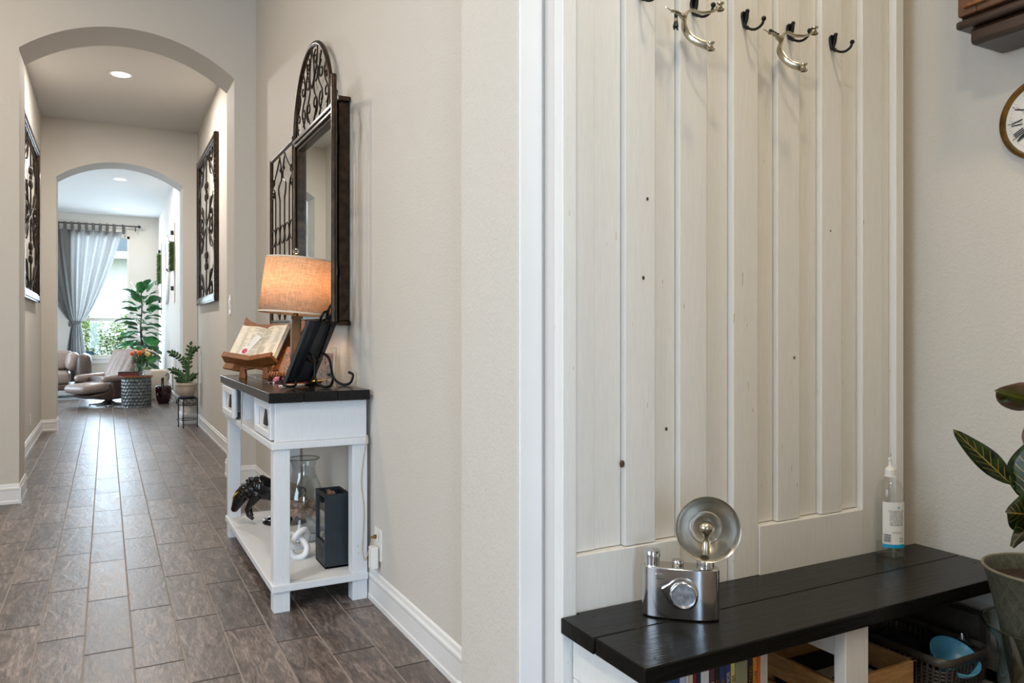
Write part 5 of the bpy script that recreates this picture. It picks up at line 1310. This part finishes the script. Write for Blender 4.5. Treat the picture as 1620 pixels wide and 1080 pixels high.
cush('armrest', 0.88, 1.13, -0.42, 0.38, 0.22, 0.75, 'leatherdark', 0.10, par=sf)
cush('arm_pillow', 0.72, 0.94, -0.35, 0.15, 0.45, 0.78, 'leather', 0.10, par=sf, rot=(0, 0.15, 0.1))
for x in (-1.1, 0.9):
    for y in (-0.38, 0.28): MB().tube([(x, y, 0), (x, y, 0.13)], 0.02, 8).build('leg', M['chrome'], sf)
rgx = tag(MB().box(-2.9, -0.42, 14.6, 15.9, 0.0, 0.012).build('rug', M['rug']), 'pale grey rug under the leather sofa', 'rug')
# (sofa feet rest on the rug)
sf.location.z = 0.012

# recliner: faces -x, seat low; back at +x
rcn = thing('recliner_chair', (0.03, 13.50, 0), 'taupe leather swivel recliner on a round chrome foot, footrest raised', 'armchair', math.radians(38))
MB().lathe([(0.27, 0.0), (0.27, 0.012), (0.10, 0.035), (0.05, 0.07), (0.035, 0.14)], n=48, cap=(True, False)).build('swivel_base', M['chrome'], rcn, True)
MB().tube([(0, 0, 0.12), (0, 0, 0.2)], 0.035, 12).build('post', M['chrome'], rcn)
m = MB().prism([(-0.52, 0.175), (-0.25, 0.10), (-0.18, 0.09), (0.36, 0.13), (0.40, 0.42), (-0.16, 0.44), (-0.20, 0.22)], (-0.28, 0.28), 'y'); m.build('shell', M['leatherdark'], rcn, bevel=0.02)
cush('seat_cushion', -0.60, 0.16, -0.26, 0.26, 0.20, 0.37, par=rcn, r=0.085, rot=(0, -0.04, 0))
for s in (-1, 1): cush('armrest', -0.34 if s < 0 else -0.34, 0.30, s * 0.30 - 0.07, s * 0.30 + 0.07, 0.37, 0.485, par=rcn, r=0.05, rot=(0, -0.03, 0))
for s in (-1, 1): MB().prism([(-0.16, 0.12), (0.36, 0.14), (0.38, 0.40), (-0.18, 0.40)], (s * 0.30 - 0.03, s * 0.30 + 0.03), 'y').build('side_panel', M['leatherdark'], rcn, bevel=0.015)
def backf(u, v):
    y = -0.27 + 0.54 * u; z = 0.40 + 0.44 * v
    x = 0.14 + 0.20 * v + 0.03 * math.cos((u - 0.5) * PI) * -1 + 0.006 * math.sin(u * 26 + 4 * v) * math.sin(PI * v)
    k = 1 - 0.12 * v ** 3
    return Vector((x, y * k, z))
MB().grid(backf, 40, 12).build('backrest', M['leather'], rcn, True, solid=0.09)

# drum side table, things on it
dt = thing('drum_side_table', (0.405, 12.92, 0), 'hammered grey metal drum table with a round wood top beside the recliner', 'side table')
def drumf(u, v):
    a = 2 * PI * u; z = 0.0 + 0.445 * v
    row = math.floor(v * 9); uu = u * 26 + 0.5 * (row % 2); fx = (uu % 1) - 0.5; fz = (v * 9 % 1) - 0.5
    dd = min(1, math.sqrt(fx * fx + fz * fz) * 2.1)
    r_ = 0.207 - 0.010 * (1 - dd * dd)
    return Vector((r_ * math.cos(a), r_ * math.sin(a), z))
MB().grid(drumf, 208, 72).build('drum', M['greymetal'], dt, True)
MB().lathe([(0.001, 0.447), (0.222, 0.447), (0.226, 0.452), (0.226, 0.472), (0.222, 0.477), (0.001, 0.477)], n=56).build('wood_top', M['brownwood'], dt, True, bevel=0.002)
bx_ = thing('wooden_box', (0.33, 12.82, 0.478), 'flat dark red wooden box on the drum table', 'box', math.radians(-12))
MB().box(-0.16, 0.13, -0.09, 0.09, 0.012, 0.058).build('body', M['redwood'] if 'redwood' in M else M['darkwood'], bx_, bevel=0.003)
MB().box(-0.165, 0.135, -0.095, 0.095, 0.058, 0.066).build('lid', M['darkwood'], bx_, bevel=0.003)
MB().box(-0.17, 0.09, -0.09, 0.09, 0.0, 0.0115).build('under_book', M['red'], bx_)
fv = thing('flower_vase', (0.46, 12.98, 0.478), 'clear glass vase of orange and peach ranunculus on the drum table', 'vase of flowers')
MB().lathe([(0.05, 0.0), (0.052, 0.008), (0.048, 0.06), (0.06, 0.12), (0.086, 0.18), (0.084, 0.18), (0.057, 0.12), (0.044, 0.06), (0.001, 0.012)], n=36, cap=(True, False)).build('glass_body', M['glass'], fv, True)
MB().lathe([(0.001, 0.012), (0.043, 0.014), (0.044, 0.06), (0.048, 0.09), (0.001, 0.09)], n=32).build('water', M['water'], fv, True)
sm = MB(); lf = MB()
heads = [(-0.115, -0.04, 0.325, 0.036, 'orange'), (-0.01, -0.06, 0.335, 0.048, 'orange'), (0.10, -0.05, 0.315, 0.050, 'peach'), (0.05, 0.03, 0.385, 0.024, 'orange'), (-0.06, 0.08, 0.36, 0.03, 'orange'), (0.06, 0.10, 0.36, 0.03, 'peach')]
buds = [(0.10, 0.04, 0.38), (0.17, 0.0, 0.37), (0.175, -0.03, 0.30), (-0.05, 0.0, 0.37), (-0.05, -0.06, 0.26)]
for h in heads + [b_ + (0.012, 'bud') for b_ in buds]:
    sm.tube(cat_curve([(h[0] * 0.15, h[1] * 0.15, 0.02), (h[0] * 0.35, h[1] * 0.35, 0.16), (h[0], h[1], h[2] - h[3] * 0.5)], 4), 0.0032, 5)
sm.build('stems', M['stem'], fv, True)
for k in range(190):
    a = random.uniform(0, 2 * PI); r_ = random.uniform(0.02, 0.10); z = random.uniform(0.16, 0.31)
    leaf(lf, (r_ * math.cos(a), r_ * math.sin(a), z), (math.cos(a + random.uniform(-1, 1)), math.sin(a), random.uniform(0.1, 1)), (0, 0, 1), random.uniform(0.05, 0.08), 0.036, 0.3, nu=4, nv=2)
tag(lf.build('foliage', M['flowerleaf'], fv, True), kind='stuff')
for h in heads:
    fm = MB()
    for k in range(34):
        y_ = 1 - 1.7 * (k + 0.5) / 34; rad = math.sqrt(max(0, 1 - y_ * y_)); a = k * 2.399
        dv = Vector((rad * math.cos(a), rad * math.sin(a), y_))
        fm.sphere(Vector(h[:3]) + dv * h[3] * 0.66, h[3] * 0.36, 8, 6, (1, 1, 0.28), dv.to_track_quat('Z', 'Y').to_matrix().to_4x4() @ Rx(0.5))
    fm.sphere((h[0], h[1], h[2] - h[3] * 0.1), h[3] * 0.7, 10, 8)
    fm.build('flower_head', M[h[4]], fv, True)
for b_ in buds: MB().sphere(b_, 0.016, 8, 6).build('bud', M['peach'], fv, True)
sp = thing('succulent_pot', (0.555, 12.84, 0.478), 'small succulent in a white cube pot on the drum table', 'potted plant')
MB().box(-0.045, 0.045, -0.045, 0.045, 0, 0.085).build('pot', M['whiteceramic'], sp, bevel=0.006)
m = MB()
for k in range(30):
    a = k * 2.4; r_ = 0.006 * math.sqrt(k) ; el = 1.2 - k * 0.035
    leaf(m, (r_ * math.cos(a), r_ * math.sin(a), 0.086), (math.cos(a) * math.cos(el), math.sin(a) * math.cos(el), math.sin(el)), (0, 0, 1), 0.055, 0.018, 0.0, 0.3, nu=4, nv=2)
m.build('rosette', M['succulent'], sp, True, solid=0.004)

# cream basket with fiddle leaf fig
bk2 = thing('storage_tote', (0.76, 14.2, 0), 'cream fabric storage tote behind the drum table near the wall', 'basket')
MB().box(-0.17, 0.17, -0.17, 0.17, 0.0, 0.50, bev=0.03).build('bag', M['cream'], bk2, True)
MB().tube(cat_curve([(0.13, -0.175, 0.40), (0.15, -0.21, 0.46), (0.17, -0.2, 0.40), (0.16, -0.18, 0.33)], 5), 0.012, 8).build('handle', M['steel2'], bk2, True)
wk = thing('wooden_stool', (0.80, 13.78, 0), 'low pale wood stool with a beige rope in front of the cream tote', 'stool')
MB().box(-0.09, 0.09, -0.08, 0.08, 0.16, 0.19).build('seat', M['pine'], wk, bevel=0.006)
for sx in (-1, 1):
    for sy in (-1, 1): MB().box(sx * 0.07 - 0.012, sx * 0.07 + 0.012, sy * 0.06 - 0.012, sy * 0.06 + 0.012, 0, 0.16).build('leg', M['pine'], wk)

ff = thing('fiddle_leaf_fig', (0.60, 16.1, 0), 'tall fiddle leaf fig in a grey pot in front of the living room window', 'potted plant')
MB().lathe([(0.13, 0), (0.15, 0.02), (0.19, 0.33), (0.195, 0.36), (0.18, 0.36), (0.17, 0.32), (0.001, 0.32)], n=36, cap=(True, False)).build('pot', M['greycard'], ff, True)
MB().tube(cat_curve([(0, 0, 0.3), (0.02, 0, 0.7), (-0.02, 0.02, 1.2), (0.0, 0, 1.6), (-0.02, 0, 1.95)], 6), [0.022] * 12 + [0.012] * 13, 10).build('trunk', M['trunk'], ff, True)
def fig_shape(u): return (0.42 + 0.58 * min(1.0, u / 0.6)) * math.sqrt(max(0.0, 1 - abs(2 * u - 1) ** 4))
m = MB(); NF = 66
for k in range(NF):
    t_ = k / (NF - 1); z = 0.56 + 1.36 * t_; a = k * 2.4 + random.uniform(-0.4, 0.4)
    L_ = (0.44 - 0.17 * t_) * random.uniform(0.85, 1.15); el = -0.25 + 1.05 * t_ ** 1.3 + random.uniform(-0.2, 0.2)
    if t_ > 0.95: el = 1.2
    bx0 = Vector((0.03 * math.cos(a), 0.03 * math.sin(a), z))
    if math.cos(a) > 0.2: L_ = min(L_, 0.36 / (math.cos(a) * math.cos(min(el, 1.2)) + 0.12) - 0.06)
    m = MB(); leaf(m, bx0 + Vector((math.cos(a) * 0.05, math.sin(a) * 0.05, 0)), (math.cos(a) * math.cos(el), math.sin(a) * math.cos(el), math.sin(el)), (0, 0, 1), L_, L_ * 0.62, 0.30, 0.08, nu=8, nv=4, wav=0.008, shape=fig_shape, twist=random.uniform(-0.5, 0.5))
    m.build('leaf', M['figleaf'], ff, True, solid=0.002)

# right wall decor of the living room
def moss_board(y, z0, z1, label, mz0, mz1):
    t = thing('moss_wall_hanging', (XR, y, z0), label, 'wall decor')
    MB().box(-0.016, -0.001, -0.11, 0.11, 0, z1 - z0).build('board', M['palewood'], t, bevel=0.002)
    for zz in (0.18 * (z1 - z0), 0.88 * (z1 - z0)): MB().box(-0.06, -0.016, -0.03, 0.03, zz - 0.035, zz + 0.035).build('bracket', M['black'], t)
    m = MB()
    for k in range(620):
        zz_ = mz0 - z0 + random.uniform(0.0, mz1 - mz0); yy_ = random.uniform(-0.11, 0.11)
        leaf(m, (-0.03, yy_, zz_), (-1, random.uniform(-0.8, 0.8), random.uniform(-0.7, 0.9)), (0, 0, 1), random.uniform(0.05, 0.085), 0.022, 0.3, nu=3, nv=2)
    m.box(-0.06, -0.016, -0.10, 0.10, mz0 - z0, mz1 - z0)
    tag(m.build('moss', M['moss'], t, False), kind='stuff')
    w_ = MB()
    for k in range(7): 
        y_ = -0.12 + 0.04 * k; w_.tube([(-0.02, y_, mz0 - z0 + 0.05), (-0.10, y_ + 0.03, mz0 - z0 - 0.02), (-0.12, y_ + 0.06, mz0 - z0 + 0.03)], 0.003, 4)
    w_.build('wire_holder', M['black'], t)
moss_board(13.75, 1.62, 2.93, 'pale wood board with green moss, nearer of two on the living room wall', 2.15, 2.62)
moss_board(17.15, 1.5, 2.95, 'pale wood board with green moss, farther of two on the living room wall', 2.12, 2.72)
om = thing('oval_mirror', (XR, 15.3, 2.27), 'oval white framed wall mirror between the two moss boards', 'mirror')
MB().tube([(-0.02, 0.42 * math.cos(a), 0.60 * math.sin(a)) for a in [2 * PI * k / 40 for k in range(40)]], 0.035, 8, True).build('frame', M['whiteceramic'], om, True)
MB().lathe([(0.001, 0.012), (1.0, 0.012)], n=40, m=Matrix.Diagonal((1, 0.40, 0.58, 1)) @ Ry(-PI / 2)).build('glass', M['mirror'], om)

# burgundy vessel
vs = thing('lacquered_vessel', (0.80, 13.25, 0), 'glossy dark burgundy rounded vessel with a black upright handle by the wall', 'vessel')
MB().lathe([(0.07, 0.0), (0.075, 0.015), (0.10, 0.05), (0.118, 0.14), (0.120, 0.24), (0.112, 0.275), (0.09, 0.29), (0.001, 0.295)], n=40, cap=(True, False)).build('body', M['redlacquer'], vs, True)
MB().box(-0.04, 0.0, -0.135, -0.112, 0.08, 0.40, bev=0.008).sphere((-0.02, -0.12, 0.40), 0.025, 10, 8).build('upright_handle', M['blackglaze'], vs, True)
MB().tube([(0.075 + 0.03 * math.cos(a), -0.03, 0.285 + 0.035 * math.sin(a)) for a in [2 * PI * k / 16 for k in range(16)]], 0.005, 6, True).tube([(0.11, -0.04, 0.25), (0.155, -0.05, 0.25)], 0.008, 8).build('ring_handle', M['chrome'], vs, True)
MB().lathe([(0.085, 0.0), (0.085, 0.012)], c=(0, 0, -0.0), n=24, cap=(True, True)).build('foot_ring', M['black'], vs)

# plant stand and ZZ plant
ps = thing('plant_stand', (0.852, 9.86, 0), 'small black wrought iron plant stand in front of the right of the far arch', 'plant stand')
RS = 0.115
ring = lambda r_, z: [(r_ * math.cos(a), r_ * math.sin(a), z) for a in [2 * PI * k / 36 for k in range(36)]]
ang = [math.radians(x) for x in (-115, -3, 140)]
for a in ang: MB().tube([(RS * math.cos(a), RS * math.sin(a), 0.0), (RS * math.cos(a), RS * math.sin(a), 0.345)], 0.006, 8).lathe([(0.009, 0), (0.009, 0.01), (0.006, 0.014)], c=(RS * math.cos(a), RS * math.sin(a), 0), n=10).build('leg', M['blackiron'], ps)
MB().tube(ring(RS, 0.095), 0.005, 8, True).build('lower_ring', M['blackiron'], ps, True)
m = MB().tube(ring(RS, 0.345), 0.006, 8, True).tube(ring(RS, 0.265), 0.005, 8, True)
for k in range(10):
    a = 2 * PI * k / 10; c = (RS * math.cos(a), RS * math.sin(a), 0.305); tg = Vector((-math.sin(a), math.cos(a), 0))
    m.tube([Vector(c) + tg * 0.028 * math.cos(b_) + Vector((0, 0, 0.026 * math.sin(b_))) for b_ in [2 * PI * j / 12 for j in range(12)]], 0.003, 5, True)
m.build('scroll_band', M['blackiron'], ps, True)
MB().lathe([(0.001, 0.345), (RS, 0.345), (RS, 0.352), (0.001, 0.352)], n=36).build('shelf', M['blackiron'], ps)
zz = thing('zz_plant', (0.845, 9.86, 0.353), 'glossy dark green houseplant in a beige bowl pot on the iron stand', 'potted plant')
MB().lathe([(0.075, 0), (0.095, 0.0), (0.10, 0.01), (0.075, 0.013)], n=36, cap=(True, True)).build('saucer', M['bluesaucer'] if 'bluesaucer' in M else M['slate'], zz, True)
MB().lathe([(0.062, 0.013), (0.075, 0.02), (0.098, 0.07), (0.113, 0.12), (0.116, 0.15), (0.121, 0.154), (0.121, 0.176), (0.112, 0.178), (0.108, 0.15), (0.001, 0.145)], n=48, cap=(True, False)).build('pot', M['sand'], zz, True)
MB().lathe([(0.001, 0.155), (0.109, 0.152)], n=24).build('soil', M['soil'], zz)
stems = [[(0, 0, 0.15), (0.01, 0, 0.30), (-0.02, -0.01, 0.42), (-0.10, -0.02, 0.50), (-0.165, -0.03, 0.535)], [(0.02, 0, 0.15), (0.03, 0, 0.30), (0.03, -0.01, 0.45), (0.06, -0.02, 0.55), (0.10, -0.02, 0.58)],
         [(0.0, 0.01, 0.15), (0.02, 0, 0.35), (0.02, 0.01, 0.50), (0.045, 0.0, 0.62)], [(-0.01, 0, 0.15), (-0.04, -0.01, 0.24), (-0.09, -0.02, 0.30), (-0.155, -0.03, 0.33)],
         [(0.01, -0.01, 0.15), (0.04, -0.02, 0.22), (0.085, -0.03, 0.26)], [(-0.01, -0.02, 0.15), (-0.04, -0.03, 0.2), (-0.09, -0.04, 0.225)], [(0, 0.02, 0.15), (0.0, 0.04, 0.3), (-0.01, 0.06, 0.42)]]
for si, st_ in enumerate(stems):
    c = cat_curve(st_, 6)
    s_o = MB().tube(c, [0.009 * (1 - 0.6 * i / len(c)) for i in range(len(c))], 8).build('stem', M['stem'], zz, True)
    m = MB(); n0 = 4 if si > 2 else 8
    for i in range(n0, len(c) - 1, 2):
        d_ = (c[i + 1] - c[i - 1]).normalized()
        for s in (-1, 1):
            sd = Vector((d_.z, 0.3 * s, -d_.x)) * s + d_ * 0.7
            leaf(m, c[i], sd, (0, -1, 0.3), 0.055, 0.028, 0.1, nu=5, nv=2)
    leaf(m, c[-1], (c[-1] - c[-2]), (0, -1, 0.3), 0.06, 0.036, 0.1, nu=5, nv=2)
    m.build('leaflets', M['zzleaf'], s_o, True, solid=0.0012)

# ================================================================== OUTSIDE
struct(MB().box(-12, 12, 18.36, 40, -0.15, -0.05).build('ground', M['grass']))
hs = thing('neighbour_house', (0, 27, 0), 'pale neighbouring house with grey roof seen through the living room window', 'house')
MB().box(-7, 7, 0, 4, 0, 3.6).build('wall', M['siding'], hs)
m = MB()
for k in range(18): m.box(-7, 7, -0.006, 0.0, 0.2 * k, 0.2 * k + 0.012)
m.build('siding_lines', M['trim'], hs)
MB().prism([(-0.6, 3.5), (4.6, 3.5), (2.0, 5.0)], (-7.4, 7.4), 'x').build('roof', M['roof'], hs)
MB().box(-7.4, 7.4, -0.65, -0.55, 3.40, 3.62).build('fascia', M['siding'], hs)
def shrub(x, y, r_, h_, label, mat, n=260, grp=None):
    t = thing('garden_shrub', (x, y, -0.05), label, 'shrub', group=grp)
    MB().tube([(0, 0, 0), (0, 0, h_ * 0.6)], 0.03, 6).build('stem', M['trunk'], t)
    m = MB()
    for k in range(n):
        v = Vector((random.gauss(0, 1), random.gauss(0, 1), random.gauss(0, 1))).normalized() * random.uniform(0.55, 1)
        p = Vector((v.x * r_, v.y * r_, h_ * 0.55 + v.z * h_ * 0.5))
        leaf(m, p, (random.uniform(-1, 1), random.uniform(-1, 1), random.uniform(-0.3, 1)), (0, 0, 1), 0.085, 0.05, 0.2, nu=2, nv=2)
    tag(m.build('foliage', M[mat], t), kind='stuff')
for k, (x, lab_) in enumerate(((-1.75, 'pale green garden shrub farthest left outside the living room window'), (-0.5, 'pale green garden shrub outside the window behind the curtain tail'), (0.55, 'pale green garden shrub outside the window behind the recliner'), (1.7, 'pale green garden shrub outside right of the window'))):
    shrub(x * 1.25, 21.6, 0.74, 1.62, lab_, 'shrub', 3600, 'garden shrubs outside')
shrub(1.2, 34, 2.2, 8.5, 'dark green tree behind the neighbouring house', 'darktree', 900)
oc = thing('patio_chair', (-0.52, 20.0, -0.05), 'blue patio chair just outside the living room window', 'chair')
MB().box(-0.28, 0.28, 0.2, 0.26, 0.42, 0.74, bev=0.08).build('backrest', M['bluefab'], oc)
MB().box(-0.28, 0.28, -0.3, 0.24, 0.38, 0.44, bev=0.02).build('seat', M['bluefab'], oc)
for sx in (-1, 1):
    for sy in (-0.28, 0.2): MB().box(sx * 0.25 - 0.02, sx * 0.25 + 0.02, sy - 0.02, sy + 0.02, 0, 0.40).build('leg', M['bluefab'], oc)
